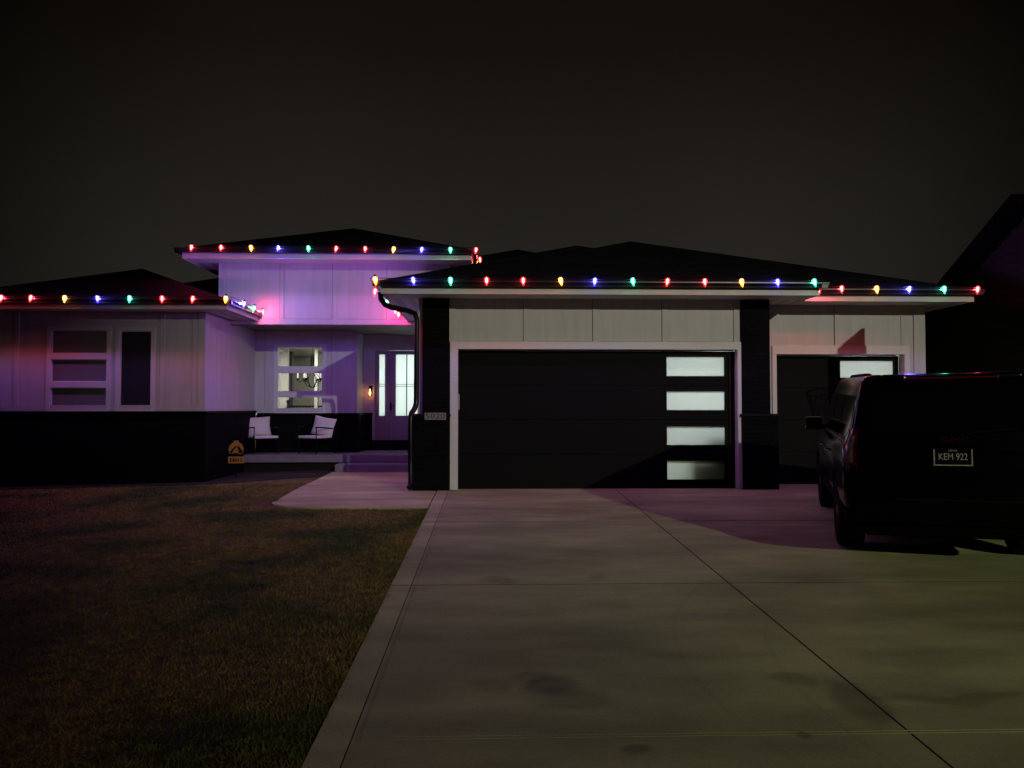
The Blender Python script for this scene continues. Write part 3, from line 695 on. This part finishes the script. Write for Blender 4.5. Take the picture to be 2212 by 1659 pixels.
# keypad on the garage jamb
kz0, kz1 = PZ(885, 13.42), PZ(851, 13.42)
KP = empty('garage_keypad', (dx0+.004, 13.42, kz0), label='narrow beige keypad box on the left jamb of the wide garage door', cat='keypad')
bm = NB(); box(bm, -.004, .022, 0, .07, 0, kz1-kz0, .004); obj('case', bm, M['beige'], KP)
bm = NB(); box(bm, .0225, .026, .012, .058, .05, (kz1-kz0)*.6); obj('buttons', bm, M['ink'], KP)
# porch wall lamp
sx_, sz_ = PX(799, YE-.15), PZ(850, YE-.15)
WL = empty('wall_lamp', (sx_, YE-.003, sz_), label='small black wall lamp with a glowing amber bulb beside the front door', cat='wall lamp')
bm = NB(); box(bm, -.05, .05, -.02, 0, -.05, .20, .005); tube(bm, [(0, -.01, .15), (0, -.10, .19), (0, -.14, .15)], .010); lathe(bm, [(.055, .11), (.03, .15), (.012, .16)], 12, (0, -.14, 0)); obj('bracket', bm, M['black_metal'], WL)
M['amber'] = emit('amber_filament_bulb', (1, .38, .08), 16)
bm = NB(); lathe(bm, [(.008, -.045), (.020, -.025), (.024, 0), (.019, .035), (.012, .085), (.013, .108)], 12, (0, -.14, 0)); obj('bulb', bm, M['amber'], WL, smooth=60)
bm = NB()
for k_ in range(4):
    a = k_*math.pi/2+.8; tube(bm, [(.05*math.cos(a), -.14+.05*math.sin(a), .11), (.06*math.cos(a), -.14+.06*math.sin(a), -.08)], .004, 5)
obj('cage', bm, M['black_metal'], WL)

# ------------------------------------------------------------------ string lights
def bulb_shape():
    bm = NB(); lathe(bm, [(.020, -.022), (.032, -.034), (.036, -.058), (.033, -.090), (.022, -.120), (.009, -.148), (.0015, -.165)], 12); return bm
def bulb_core():
    bm = NB(); lathe(bm, [(.008, -.030), (.017, -.042), (.018, -.070), (.013, -.100), (.004, -.124)], 10); return bm
def sock_shape():
    bm = NB(); lathe(bm, [(.012, .016), (.019, .010), (.019, -.028), (.012, -.031)], 10); return bm
BMESH = {}
tmp = obj('tmp', bulb_shape(), M['trim'], smooth=60); base = tmp.data
for c in BC:
    me = base.copy(); me.materials.clear(); me.materials.append(BM[c]); me.name = c+'_bulb'; BMESH[c] = me
bpy.data.objects.remove(tmp)
tmp = obj('tmp', bulb_core(), M['trim'], smooth=60); CORE = {}
for c in BC:
    me = tmp.data.copy(); me.materials.clear(); me.name = 'filament'; m_ = bpy.data.materials.new(c+'_filament'); m_.use_nodes = True; N, L = nodes(m_); N.remove(N['Principled BSDF'])
    e = N.new('ShaderNodeEmission'); cc = BC[c][0]; mx_ = max(cc); e.inputs[0].default_value = (*[.22+.78*v/mx_ for v in cc], 1); e.inputs[1].default_value = 6
    t = N.new('ShaderNodeBsdfTransparent'); a = N.new('ShaderNodeAddShader'); L.new(e.outputs[0], a.inputs[0]); L.new(t.outputs[0], a.inputs[1]); L.new(a.outputs[0], N['Material Output'].inputs[0])
    me.materials.append(m_); CORE[c] = me
bpy.data.objects.remove(tmp)
tmp = obj('tmp', sock_shape(), M['black_metal'], smooth=40); SOCK = tmp.data; SOCK.name = 'socket'; bpy.data.objects.remove(tmp)
def string(label, pts, wire, ang=None):
    """pts: (x, y, z, colour); the bulb hangs below z"""
    x0, y0, z0 = wire[0]
    S = empty('string_lights', wire[0], label=label, cat='string lights', group='coloured string lights along the eaves')
    bm = NB(); tube(bm, [(a-x0, b-y0, c-z0) for a, b, c in wire], .006, 6); obj('wire', bm, M['black_metal'], S)
    for (x, y, z, c) in pts:
        b = bpy.data.objects.new('bulb', BMESH[c]); C.objects.link(b); b.parent = S
        b.location = (x-x0, y-y0, z-z0); b.rotation_euler = (R(random.uniform(-14, 5)), R(random.uniform(-12, 12)), 0); b['label'] = 'glowing %s bulb' % c
        s_ = bpy.data.objects.new('socket', SOCK); C.objects.link(s_); s_.parent = b
        k_ = bpy.data.objects.new('filament', CORE[c]); C.objects.link(k_); k_.parent = b
        f_ = bpy.data.objects.new('filament_light', BL_[c]); C.objects.link(f_); f_.parent = b; f_.location = (0, 0, -.058)
RD, OR, BL, GR = 'red', 'orange', 'blue', 'green'
OUT = .125+.034
def line(pxs, y, ztop, cols): return [(PX(p, y), y, ztop, c) for p, c in zip(pxs, cols)]
HB = .068     # socket height above the gutter lip
yF = GY-OUT
g1 = line([808, 890, 972, 1051, 1130, 1210, 1287, 1367, 1445, 1524, 1603, 1682, 1760], yF, GT+HB, [OR, BL, GR, RD, RD, OR, BL, GR, RD, RD, OR, BL, GR])
xL = GX0-OUT
g2 = [(xL, 13.25, GT-.02, RD), (xL, 13.95, GT-.02, BL), (xL, 14.65, GT-.02, GR), (xL, 15.3, GT-.02, BL), (xL, 15.95, GT-.02, RD), (xL, 16.55, GT-.02, RD)]
string('string of coloured bulbs along the wide garage eave, orange bulb at its left corner', g1+g2,
       [(GX1+.1, yF+.02, GT+.03), (xL, yF+.02, GT+.03), (xL, 12.9, GT), (xL+.02, 16.9, GT-.01)])
yT = TY-OUT
string('short string of five coloured bulbs over the third garage bay', line([1821, 1896, 1969, 2043, 2117], yT, GT+HB-.005, [RD, OR, BL, GR, RD])+[(5.73, yT-.075, GT+.035, RD)],
       [(PX(1792, yT), yT+.02, GT+.03), (PX(2120, yT), yT+.02, GT+.03)])
yW = WY-OUT
w1 = line([-1, 64, 136, 206, 277, 347, 415, 486], yW, GT+HB-.01, [RD, RD, OR, BL, GR, RD, RD, OR]); w1.insert(0, (PX(-72, yW), yW, GT+HB-.01, GR)); w1.insert(0, (PX(-142, yW), yW, GT+HB-.01, BL))
xR = WX1+OUT
w2 = [(xR, 15.55, GT+HB-.01, BL), (xR, 16.2, GT+HB-.01, GR), (xR, 16.78, GT+HB-.01, RD)]
string('string of coloured bulbs along the left wing eave, over the dark windows', w1+w2,
       [(-10.9, yW+.02, GT+.02), (xR, yW+.02, GT+.02), (xR-.02, 16.9, GT+.02)])
yP = UY-OUT
u1 = line([410, 474, 538, 599, 663, 725, 787, 850, 911, 972, 1029], yP, 4.80+HB, [RD, RD, OR, BL, GR, RD, RD, OR, BL, GR, RD])
u1 = [(x, y, z-.002*i, c) for i, (x, y, z, c) in enumerate(u1)]
xU = UX1+OUT
u2 = [(xU, 16.95, 4.78, RD), (xU, 17.6, 4.78, OR)]
string('topmost string of coloured bulbs along the upper storey eave', u1+u2,
       [(PX(400, yP), yP+.02, 4.83), (xU, yP+.02, 4.83), (xU-.02, 18.0, 4.83)])

# ------------------------------------------------------------------ porch chairs and cushions
def soft_box(bm, sx, sy, sz, c=(0, 0, 0), pinch=.0):
    n_ = 8; vs_ = {}
    for i in range(n_+1):
        for j in range(n_+1):
            for s_ in (-1, 1):
                u, v = i/n_*2-1, j/n_*2-1
                puff = (1-abs(u)**3.0)*(1-abs(v)**3.0)
                k_ = 1-pinch*(1-abs(u*v))*max(abs(u), abs(v))**6
                vs_[i, j, s_] = bm.verts.new((c[0]+u*sx*k_, c[1]+s_*sy*(.16+.84*puff**.5), c[2]+v*sz*k_))
    for i in range(n_):
        for j in range(n_):
            bm.faces.new((vs_[i, j, -1], vs_[i+1, j, -1], vs_[i+1, j+1, -1], vs_[i, j+1, -1])); bm.faces.new((vs_[i, j, 1], vs_[i, j+1, 1], vs_[i+1, j+1, 1], vs_[i+1, j, 1]))
    for i in range(n_):
        for j in (0, n_):
            bm.faces.new((vs_[i, j, -1], vs_[i, j, 1], vs_[i+1, j, 1], vs_[i+1, j, -1])); bm.faces.new((vs_[j, i, -1], vs_[j, i+1, -1], vs_[j, i+1, 1], vs_[j, i, 1]))
def make_chair(loc, rz, label):
    ch = empty('patio_chair', loc, rz, label, 'chair', 'white-cushioned chairs on the porch')
    for sx in (-1, 1):
        x = .29*sx
        bm = NB(); tube(bm, [(x, -.27, 0), (x, -.27, .62)], .013, 8); obj('leg', bm, M['black_metal'], ch)
        bm = NB(); tube(bm, [(x, .36, 0), (x, .27, .40)], .013, 8); obj('leg', bm, M['black_metal'], ch)
        bm = NB(); tube(bm, [(x, -.285, .625), (x, .02, .61), (x, .32, .58)], .016, 8); obj('armrest', bm, M['black_metal'], ch)
        bm = NB(); tube(bm, [(x, .25, .36), (x, .40, .78)], .013, 8); obj('back_post', bm, M['black_metal'], ch)
    bm = NB(); box(bm, -.30, .30, -.28, .28, .33, .365, .008); tube(bm, [(-.29, .40, .78), (.29, .40, .78)], .013, 8); obj('seat_frame', bm, M['black_metal'], ch)
    bm = NB(); box(bm, -.28, .28, -.30, .24, .366, .425, .022); obj('seat_cushion', bm, M['cushion'], ch)
    return ch
def make_pillow(loc, rz, tilt, label, roll=0):
    bm = NB(); soft_box(bm, .29, .09, .225, (0, 0, .225), .07)
    p = obj('pillow', bm, M['cushion'], smooth=80); p.location = loc; p.rotation_euler = (tilt, roll, rz)
    setp(p, label, 'pillow', 'white pillows on the porch chairs'); return p
c1 = (PX(566, 18.2), 18.22, PZF); c2 = (PX(683, 18.2), 18.22, PZF)
make_chair(c1, R(38), 'black framed porch chair with white cushion, nearer the side wall of the wing')
make_chair(c2, R(-34), 'black framed porch chair with white cushion, nearer the front door')
def onchair(c, rz, lx, ly, lz): return (c[0]+lx*math.cos(rz)-ly*math.sin(rz), c[1]+lx*math.sin(rz)+ly*math.cos(rz), c[2]+lz)
make_pillow(onchair(c1, R(38), -.02, .15, .42), R(26), R(-14), 'white square pillow leaning in the porch chair nearer the wing', R(-2))
make_pillow(onchair(c2, R(-34), .02, .14, .42), R(-22), R(-14), 'white square pillow leaning in the porch chair nearer the front door', R(9))

# ------------------------------------------------------------------ yard sign
SY = 16.45; sgx = PX(511.5, SY)
YS = empty('yard_sign', (sgx, SY, gz(sgx, SY)-.01), label='gold and black yard sign with a round emblem beside the porch', cat='yard sign')
def q_(px_, py_): return PX(px_, SY)-sgx, PZ(py_, SY)-gz(sgx, SY)+.01
bm = NB(); tube(bm, [(0, .02, 0), (0, .02, q_(0, 960)[1])], .012, 6); obj('stake', bm, M['black_ink'], YS)
def flat(bm, pts, y0, y1): poly_prism(bm, [(x, z) for x, z in pts], 1, y0, y1)
r_ = (q_(528, 0)[0]-q_(496, 0)[0])/2; cz_ = q_(0, 970)[1]
arc = [(r_*math.cos(a), cz_+r_*math.sin(a)*1.02) for a in np.linspace(R(-35), R(215), 26)]
bm = NB(); flat(bm, arc, -.006, .006); flat(bm, [(-.055, cz_+r_*.93), (.055, cz_+r_*.93), (.045, cz_+r_*1.22), (-.045, cz_+r_*1.22)], -.005, .005); obj('emblem_disc', bm, M['gold'], YS)
z1_, z2_ = q_(0, 999.5)[1], q_(0, 985)[1]
bm = NB(); box(bm, -r_*1.07, r_*1.07, -.006, .006, z1_, z2_); obj('text_board', bm, M['gold'], YS)
bm = NB(); box(bm, -r_*1.0, r_*1.0, -.0058, .0058, z2_+.0005, q_(0, 979)[1]); obj('backing', bm, M['black_ink'], YS)
bm = NB(); u = r_
def em(pts): flat(bm, [(x*u, cz_+z*u) for x, z in pts], -.0095, -.0065)
em([(-.86, -.45), (-.60, -.05), (-.25, .30), (.02, .52), (-.02, .20), (-.30, -.02), (-.50, -.30), (-.50, -.56)])
em([(.05, .60), (.12, .30), (.30, .05), (.36, -.2), (.30, -.5), (.80, -.5), (.92, -.25), (.68, .0), (.52, .20), (.36, .62), (.30, .30)])
em([(-.48, -.57), (.28, -.57), (.12, -.50), (-.05, -.44), (-.25, -.50)])
obj('emblem', bm, M['black_ink'], YS)
bm = NB()
for i, (a, b) in enumerate(((-.8, -.62), (-.55, -.48), (-.4, -.2), (-.12, .05), (.12, .2), (.28, .42), (.62, .72))):
    box(bm, a*u, b*u, -.0085, -.0065, z1_+(z2_-z1_)*(.3 if i % 2 else .22), z1_+(z2_-z1_)*(.62 if i % 2 else .75))
obj('board_marks', bm, M['black_ink'], YS)

# ------------------------------------------------------------------ SUV
OX, OY = 4.53, 7.33; CR = R(-20)
SUV = empty('parked_suv', (OX, OY, gz(OX, OY)+.004), CR, 'black sport utility vehicle parked on the right of the driveway, tailgate facing out', 'car')
SUV.rotation_euler = (math.atan(SL*math.cos(CR)), math.atan(SL*math.sin(CR))*-1*-1, CR)
def rrect(z, y0, y1, hw_, r, n_=6, crown=0):
    pts = []
    for cx, cy, a0 in ((hw_-r, y1-r, 0), (-hw_+r, y1-r, 90), (-hw_+r, y0+r, 180), (hw_-r, y0+r, 270)):
        for k_ in range(n_+1):
            a = R(a0+90*k_/n_); pts.append((cx+r*math.cos(a), cy+r*math.sin(a), z))
    return pts
def loft(bm, rings, cap0=True, cap1=True):
    RV = [[bm.verts.new(p) for p in ring] for ring in rings]
    for a, b in zip(RV, RV[1:]):
        n_ = len(a)
        for k_ in range(n_): bm.faces.new((a[k_], a[(k_+1) % n_], b[(k_+1) % n_], b[k_]))
    if cap0: bm.faces.new(RV[0][::-1])
    if cap1: bm.faces.new(RV[-1])
def applied(o, mods):
    for m_, kw in mods:
        x = o.modifiers.new(m_, m_)
        for k_, v in kw.items(): setattr(x, k_, v)
    dg_ = bpy.context.evaluated_depsgraph_get(); dg_.update()
    me_ = bpy.data.meshes.new_from_object(o.evaluated_get(dg_)); old = o.data; o.modifiers.clear(); o.data = me_; me_.name = o.name
    bpy.data.meshes.remove(old)
BELT = 1.20
bm = NB()
loft(bm, [rrect(.34, .10, 5.0, .90, .14), rrect(.42, -.02, 5.08, .965, .16), rrect(.60, -.04, 5.12, .99, .18), rrect(.70, .0, 5.13, 1.0, .18), rrect(.95, .02, 5.10, 1.0, .19),
          rrect(1.08, .03, 5.02, .985, .20), rrect(1.15, .05, 4.85, .965, .22), rrect(BELT, .07, 4.3, .935, .22), rrect(BELT+.015, .2, 4.1, .8, .2)])
body = obj('body', bm, [M['paint'], M['bumper']], SUV, smooth=35)
WR = .405
cut = []
for wy in (1.18, 4.13):
    b2 = NB(); lathe(b2, [(.47, -1.3), (.47, -.68)], 32, (0, wy, WR), 'x'); lathe(b2, [(.47, .68), (.47, 1.3)], 32, (0, wy, WR), 'x')
    cut.append(obj('cut', b2, M['rubber'], SUV))
applied(body, [('BOOLEAN', dict(operation='DIFFERENCE', object=c, solver='EXACT')) for c in cut])
for c in cut: bpy.data.objects.remove(c)
for p in body.data.polygons: p.material_index = 1 if p.center.z < .62 else 0
# greenhouse
GH = [(BELT-.02, .06, 4.15, .94, .14), (1.37, .09, 3.85, .915, .12), (1.64, .16, 3.40, .86, .11), (1.86, .23, 3.06, .80, .11), (1.91, .28, 2.95, .76, .12), (1.935, .40, 2.80, .66, .14)]
bm = NB(); loft(bm, [rrect(*g_) for g_ in GH]); obj('cabin', bm, M['paint'], SUV, smooth=40)
def ghat(z):
    for a, b in zip(GH, GH[1:]):
        if a[0] <= z <= b[0]:
            t = (z-a[0])/(b[0]-a[0]); return [a[i]+(b[i]-a[i])*t for i in range(5)]
def side_pane(name, ya, yb, s):
    bm = NB(); zs_ = [1.27, 1.35, 1.48, 1.60, 1.72]
    cols_ = []
    for z in zs_:
        g_ = ghat(z); lim0, lim1 = g_[1]+.19, g_[2]-.20
        y0_, y1_ = max(ya, lim0), min(yb, lim1)
        cols_.append([((g_[3]+.005)*s, y0_, z), ((g_[3]+.005)*s, (y0_+y1_)/2, z), ((g_[3]+.005)*s, y1_, z)])
    RV = [[bm.verts.new(p) for p in c_] for c_ in cols_]
    for a, b in zip(RV, RV[1:]):
        for k_ in range(2): bm.faces.new((a[k_], a[k_+1], b[k_+1], b[k_]))
    obj(name, bm, M['carglass'], SUV, smooth=60)
for s in (-1, 1):
    for ya, yb in ((.2, 1.35), (1.42, 2.40), (2.48, 3.9)): side_pane('side_window', ya, yb, s)
    bm = NB(); tube(bm, [(.952*s, .32, 1.235), (.950*s, 2, 1.235), (.944*s, 3.7, 1.235)], .009, 6); obj('window_trim', bm, M['chrome'], SUV)
    # roof rail
    bm = NB(); poly_prism(bm, [(.55, 1.89), (.72, 1.945), (.95, 1.958), (2.35, 1.958), (2.55, 1.94), (2.7, 1.89)], 0, .645*s, .685*s); obj('roof_rail', bm, M['bumper'], SUV)
    # mirror
    bm = NB(); box(bm, min(.98*s, 1.21*s), max(.98*s, 1.21*s), 3.42, 3.56, 1.20, 1.385, .035); box(bm, min(.90*s, .99*s), max(.90*s, .99*s), 3.46, 3.53, 1.21, 1.27); obj('mirror', bm, M['paint'], SUV, smooth=50)
    # tail lamp wrapping the corner
    tl = bpy.data.objects.new('tail_lamp', None); C.objects.link(tl); tl.parent = SUV
    def lamp(bm, z0, z1, a0, a1, out):
        n_ = 6; rows_ = []
        for k_ in range(n_+1):
            f = a0+(a1-a0)*k_/n_
            row = []
            for z in (z0, (z0+z1)/2, z1):
                hw_, yy, r = (1.0, .02, .19) if z < 1.0 else ((.985, .03, .20) if z < BELT else tuple([ghat(z)[3], ghat(z)[1], ghat(z)[4]]))
                hw_ = min(hw_, .985); r += out; hw_ += out; yy -= out
                if f < 0: p = ((hw_-r+f), yy)
                elif f > 1: p = (hw_, yy+r+(f-1))
                else:
                    a = R(-90+90*f); p = (hw_-r+r*math.cos(a), yy+r+r*math.sin(a))
                row.append(bm.verts.new((p[0]*s, p[1], z)))
            rows_.append(row)
        for a, b in zip(rows_, rows_[1:]):
            for k_ in range(2): bm.faces.new((a[k_], a[k_+1], b[k_+1], b[k_]))
    bm = NB(); lamp(bm, 1.0, 1.39, .30, 1.10, .010); obj('red_lens', bm, M['redlens'], tl, smooth=70)
    bm = NB(); lamp(bm, 1.05, 1.32, .38, .66, .035); obj('clear_lens', bm, M['clearlens'], tl, smooth=70)
    # door handles
    for y in (2.05, 3.05):
        bm = NB(); tube(bm, [(1.0*s, y, 1.02), (1.035*s, y+.02, 1.025), (1.035*s, y+.17, 1.025), (1.0*s, y+.19, 1.02)], .014, 6); obj('door_handle', bm, M['chrome'], SUV)
# rear glass, spoiler, brake lamp, plate, badge, bumper
bm = NB(); RV = []
for z in (1.36, 1.48, 1.60, 1.72, 1.79):
    g_ = ghat(z); RV.append([bm.verts.new((x*(g_[3]-.19), g_[1]-.006, z)) for x in (-1, 0, 1)])
for a, b in zip(RV, RV[1:]):
    for k_ in range(2): bm.faces.new((a[k_], a[k_+1], b[k_+1], b[k_]))
obj('rear_window', bm, M['carglass'], SUV, smooth=60)
bm = NB(); box(bm, -.62, .62, .22, .48, 1.875, 1.915, .015); obj('spoiler', bm, M['paint'], SUV, smooth=50)
bm = NB(); box(bm, -.40, .40, .205, .222, 1.883, 1.898); bl = obj('brake_lamp', bm, M['redlens'], SUV)
bm = NB(); box(bm, -.42, -.401, .200, .222, 1.880, 1.902, .003); box(bm, .401, .42, .200, .222, 1.880, 1.902, .003); obj('end_cap', bm, M['chrome'], bl)
bm = NB(); box(bm, -.90, .90, -.10, .06, .47, .70, .035); obj('rear_bumper', bm, M['bumper'], SUV, smooth=50)
bm = NB(); box(bm, -.55, .55, -.09, .0, .702, .712); obj('bumper_step', bm, M['rubber'], SUV)
PLX = -.03
LP = bpy.data.objects.new('licence_plate', None); C.objects.link(LP); LP.parent = SUV; LP.location = (PLX, .014, 1.125)
bm = NB(); box(bm, -.155, .155, -.006, .0, -.078, .078, .004); obj('plate', bm, M['black_ink'], LP)
bm = NB(); box(bm, -.168, -.157, -.010, 0, -.085, .07); box(bm, .157, .168, -.010, 0, -.085, .07); box(bm, -.168, .168, -.0104, 0, -.090, -.079); obj('frame', bm, M['plate_white'], LP)
bm = text_mesh('KEM 922', .1, .0008); mx_ = max(v.co.x for v in bm.verts); my_ = max(v.co.y for v in bm.verts); place(bm, .125/mx_, .036/my_, (0, -.0075, -.005)); obj('plate_number', bm, M['plate_white'], LP)
bm = text_mesh('IOWA', .05, .0006); mx_ = max(v.co.x for v in bm.verts); my_ = max(v.co.y for v in bm.verts); place(bm, .038/mx_, .011/my_, (0, -.0075, .056)); obj('state_name', bm, M['plate_white'], LP)
bm = text_mesh('GMC', .1, .004); mx_ = max(v.co.x for v in bm.verts); my_ = max(v.co.y for v in bm.verts); place(bm, .125/mx_, .030/my_, (-.01, .012, 1.285))
M['badge'] = mat('dark_red_badge', (.10, .012, .01), .15, metal=.6)
obj('badge', bm, M['badge'], SUV)
bm = NB(); box(bm, -.30, .28, .004, .02, 1.225, 1.245, .004); obj('tailgate_handle', bm, M['chrome'] if False else M['paint'], SUV)
bm = NB(); tube(bm, [(.02, .02, 1.32), (.05, .0, 1.34), (.55, .03, 1.40)], .008, 6); obj('rear_wiper', bm, M['rubber'], SUV)
for s in (-1, 1):
    for wy in (1.18, 4.13):
        wh = bpy.data.objects.new('wheel', None); C.objects.link(wh); wh.parent = SUV; wh.location = (s*.86, wy, WR)
        bm = NB(); lathe(bm, [(.27, -.125), (.36, -.135), (.395, -.12), (WR, -.09), (WR, .09), (.395, .12), (.36, .135), (.27, .125)], 36, (0, 0, 0), 'x'); obj('tyre', bm, M['rubber'], wh, smooth=40)
        bm = NB(); lathe(bm, [(.268, -.10), (.268, .10)], 28, (0, 0, 0), 'x')
        o_ = .115*s
        for k_ in range(6):
            a = k_*math.pi/3
            pts_ = [(o_, .05*math.cos(a)-.03*math.sin(a), .05*math.sin(a)+.03*math.cos(a)), (o_, .05*math.cos(a)+.03*math.sin(a), .05*math.sin(a)-.03*math.cos(a)),
                    (o_, .27*math.cos(a)+.045*math.sin(a), .27*math.sin(a)-.045*math.cos(a)), (o_, .27*math.cos(a)-.045*math.sin(a), .27*math.sin(a)+.045*math.cos(a))]
            A = [bm.verts.new(p) for p in pts_]; B = [bm.verts.new((p[0]-.03*s, p[1], p[2])) for p in pts_]
            bm.faces.new(A); bm.faces.new(B[::-1])
            for i in range(4): bm.faces.new((A[i], B[i], B[(i+1) % 4], A[(i+1) % 4]))
        lathe(bm, [(.07, .09*s), (.06, .125*s), (.02, .13*s)], 14, (0, 0, 0), 'x')
        obj('rim', bm, M['alloy'], wh, smooth=35)
bm = NB(); box(bm, -.75, .75, .5, 4.9, .25, .42); obj('underbody', bm, M['rubber'], SUV)

# ------------------------------------------------------------------ basketball hoop beside the drive (only its shadow reaches the picture)
HP = empty('basketball_hoop', (9.35, 9.55, gz(9.35, 9.55)), label='basketball hoop on a pole at the far right edge of the driveway', cat='basketball hoop')
g0 = -gz(9.35, 9.55)
bm = NB(); tube(bm, [(0, 0, 0), (0, 0, 3.2+g0)], .06, 12); tube(bm, [(0, 0, 3.0+g0), (-1.1, 0, 3.3+g0)], .04, 8); tube(bm, [(0, 0, 2.4+g0), (-1.1, 0, 2.95+g0)], .03, 8); obj('pole', bm, M['black_metal'], HP)
bm = NB(); box(bm, -1.17, -1.12, -.70, .68, 2.90+g0, 3.92+g0); obj('backboard', bm, M['hoopboard'], HP)
bm = NB(); rc = (-1.17-.15-.23, 0, 3.05+g0)
ring = [(rc[0]+.23*math.cos(a), rc[1]+.23*math.sin(a), rc[2]) for a in np.linspace(0, 2*math.pi, 25)]
tube(bm, ring, .010, 6); tube(bm, [(-1.17, 0, rc[2]), (rc[0]+.22, 0, rc[2])], .02, 6); obj('rim', bm, M['orange_rim'], HP)
bm = NB()
for k_ in range(12):
    for sgn in (-1, 1):
        pts_ = []
        for i in range(5):
            a = 2*math.pi*(k_+sgn*.5*i*.6)/12; rr = (.23, .20, .165, .14, .125)[i]; pts_.append((rc[0]+rr*math.cos(a), rc[1]+rr*math.sin(a), rc[2]-.11*i))
        tube(bm, pts_, .004, 4)
obj('net', bm, M['net'], HP)

# ------------------------------------------------------------------ neighbour house
NXE = 9.95                                   # verge of the gable end that faces the third bay
def NYZ(px, py):
    d = ray(px, py); t = NXE/d.x; return d.y*t, CAMZ+d.z*t
(ya, za), (yr, zr) = NYZ(2032, 603), NYZ(2184, 419)
ns = (zr-za)/(ya-yr); NE = 3.15; run = (zr-NE)/ns
NH = empty('neighbour_house', (NXE, yr, 0), label='dark neighbouring house with a gable roof at the right edge', cat='house')
bm = NB(); hw_ = run-.35
poly_prism(bm, [(-hw_, -.5), (hw_, -.5), (hw_, NE+.10), (0, zr-.28), (-hw_, NE+.10)], 0, .45, 14)
zz = -.3
while zz < 5:
    yl = hw_ if zz < NE-.1 else max(.1, (zr-.35-zz)/ns)
    poly_prism(bm, [(-yl, zz), (yl, zz), (yl, zz+.148), (-yl, zz+.148)], 0, .43, .47)
    zz += .165
obj('wall', bm, M['neighbour'], NH)
bm = NB(); poly_prism(bm, [(-run, NE), (0, zr), (run, NE), (run, NE-.14), (0, zr-.15), (-run, NE-.14)], 0, 0, 15); obj('roof', bm, M['roof'], NH)
bm = NB(); box(bm, .002, 15, -run-.12, -run-.001, NE-.12, NE-.01); obj('gutter', bm, M['gutter'], NH)

# ------------------------------------------------------------------ light
w = bpy.data.worlds.new('World'); sc.world = w; w.use_nodes = True; N, L = w.node_tree.nodes, w.node_tree.links
bg = N['Background']; tc = N.new('ShaderNodeTexCoord'); sp = N.new('ShaderNodeSeparateXYZ'); L.new(tc.outputs['Generated'], sp.inputs[0])
rp = N.new('ShaderNodeValToRGB'); L.new(sp.outputs['Z'], rp.inputs[0])
e = rp.color_ramp.elements; e[0].position = 0; e[0].color = (.0215, .0195, .0165, 1); e[1].position = 1; e[1].color = (.0032, .0022, .0012, 1)
for p, c in ((.15, (.0215, .0190, .0158)), (.28, (.0145, .0124, .0097)), (.42, (.0075, .0056, .0036)), (.55, (.0050, .0036, .0021))):
    x = e.new(p); x.color = (*c, 1)
gl = N.new('ShaderNodeVectorMath'); gl.operation = 'DOT_PRODUCT'; gl.inputs[1].default_value = Vector((.02, 1, .22)).normalized(); L.new(tc.outputs['Generated'], gl.inputs[0])
mr = N.new('ShaderNodeMapRange'); mr.interpolation_type = 'SMOOTHSTEP'; mr.inputs[1].default_value = .76; mr.inputs[2].default_value = .985; mr.inputs[3].default_value = .13; mr.inputs[4].default_value = 1.0
L.new(gl.outputs['Value'], mr.inputs[0])
cl = N.new('ShaderNodeTexNoise'); cl.inputs['Scale'].default_value = 2.2; cl.inputs['Detail'].default_value = 4; L.new(tc.outputs['Generated'], cl.inputs['Vector'])
cm = N.new('ShaderNodeMapRange'); cm.inputs[1].default_value = .3; cm.inputs[2].default_value = .7; cm.inputs[3].default_value = .86; cm.inputs[4].default_value = 1.12; L.new(cl.outputs['Fac'], cm.inputs[0])
mm_ = N.new('ShaderNodeMath'); mm_.operation = 'MULTIPLY'; L.new(mr.outputs[0], mm_.inputs[0]); L.new(cm.outputs[0], mm_.inputs[1])
L.new(rp.outputs[0], bg.inputs[0]); L.new(mm_.outputs[0], bg.inputs[1])
# the street lamp standing down the road behind the viewer, to the right
l = bpy.data.lights.new('street_lamp_light', 'SPOT'); l.energy = 43500; l.color = (1.0, .965, .78); l.shadow_soft_size = .22
l.spot_size = R(17.9); l.spot_blend = 1.0
lo = bpy.data.objects.new('street_lamp_light', l); C.objects.link(lo); lo.location = (28, -50, 20)
lo.rotation_euler = (Vector((4.1, 11.5, .3))-Vector(lo.location)).to_track_quat('-Z', 'Y').to_euler()

sc.view_settings.view_transform = 'Standard'; sc.view_settings.look = 'None'; sc.view_settings.exposure = 0; sc.view_settings.gamma = 1
sc.render.engine = 'CYCLES'; cy = sc.cycles
cy.use_denoising = True; cy.max_bounces = 6; cy.diffuse_bounces = 3; cy.glossy_bounces = 3; cy.transmission_bounces = 4; cy.transparent_max_bounces = 8
cy.sample_clamp_indirect = 3; cy.use_light_tree = True; cy.caustics_reflective = False; cy.caustics_refractive = False
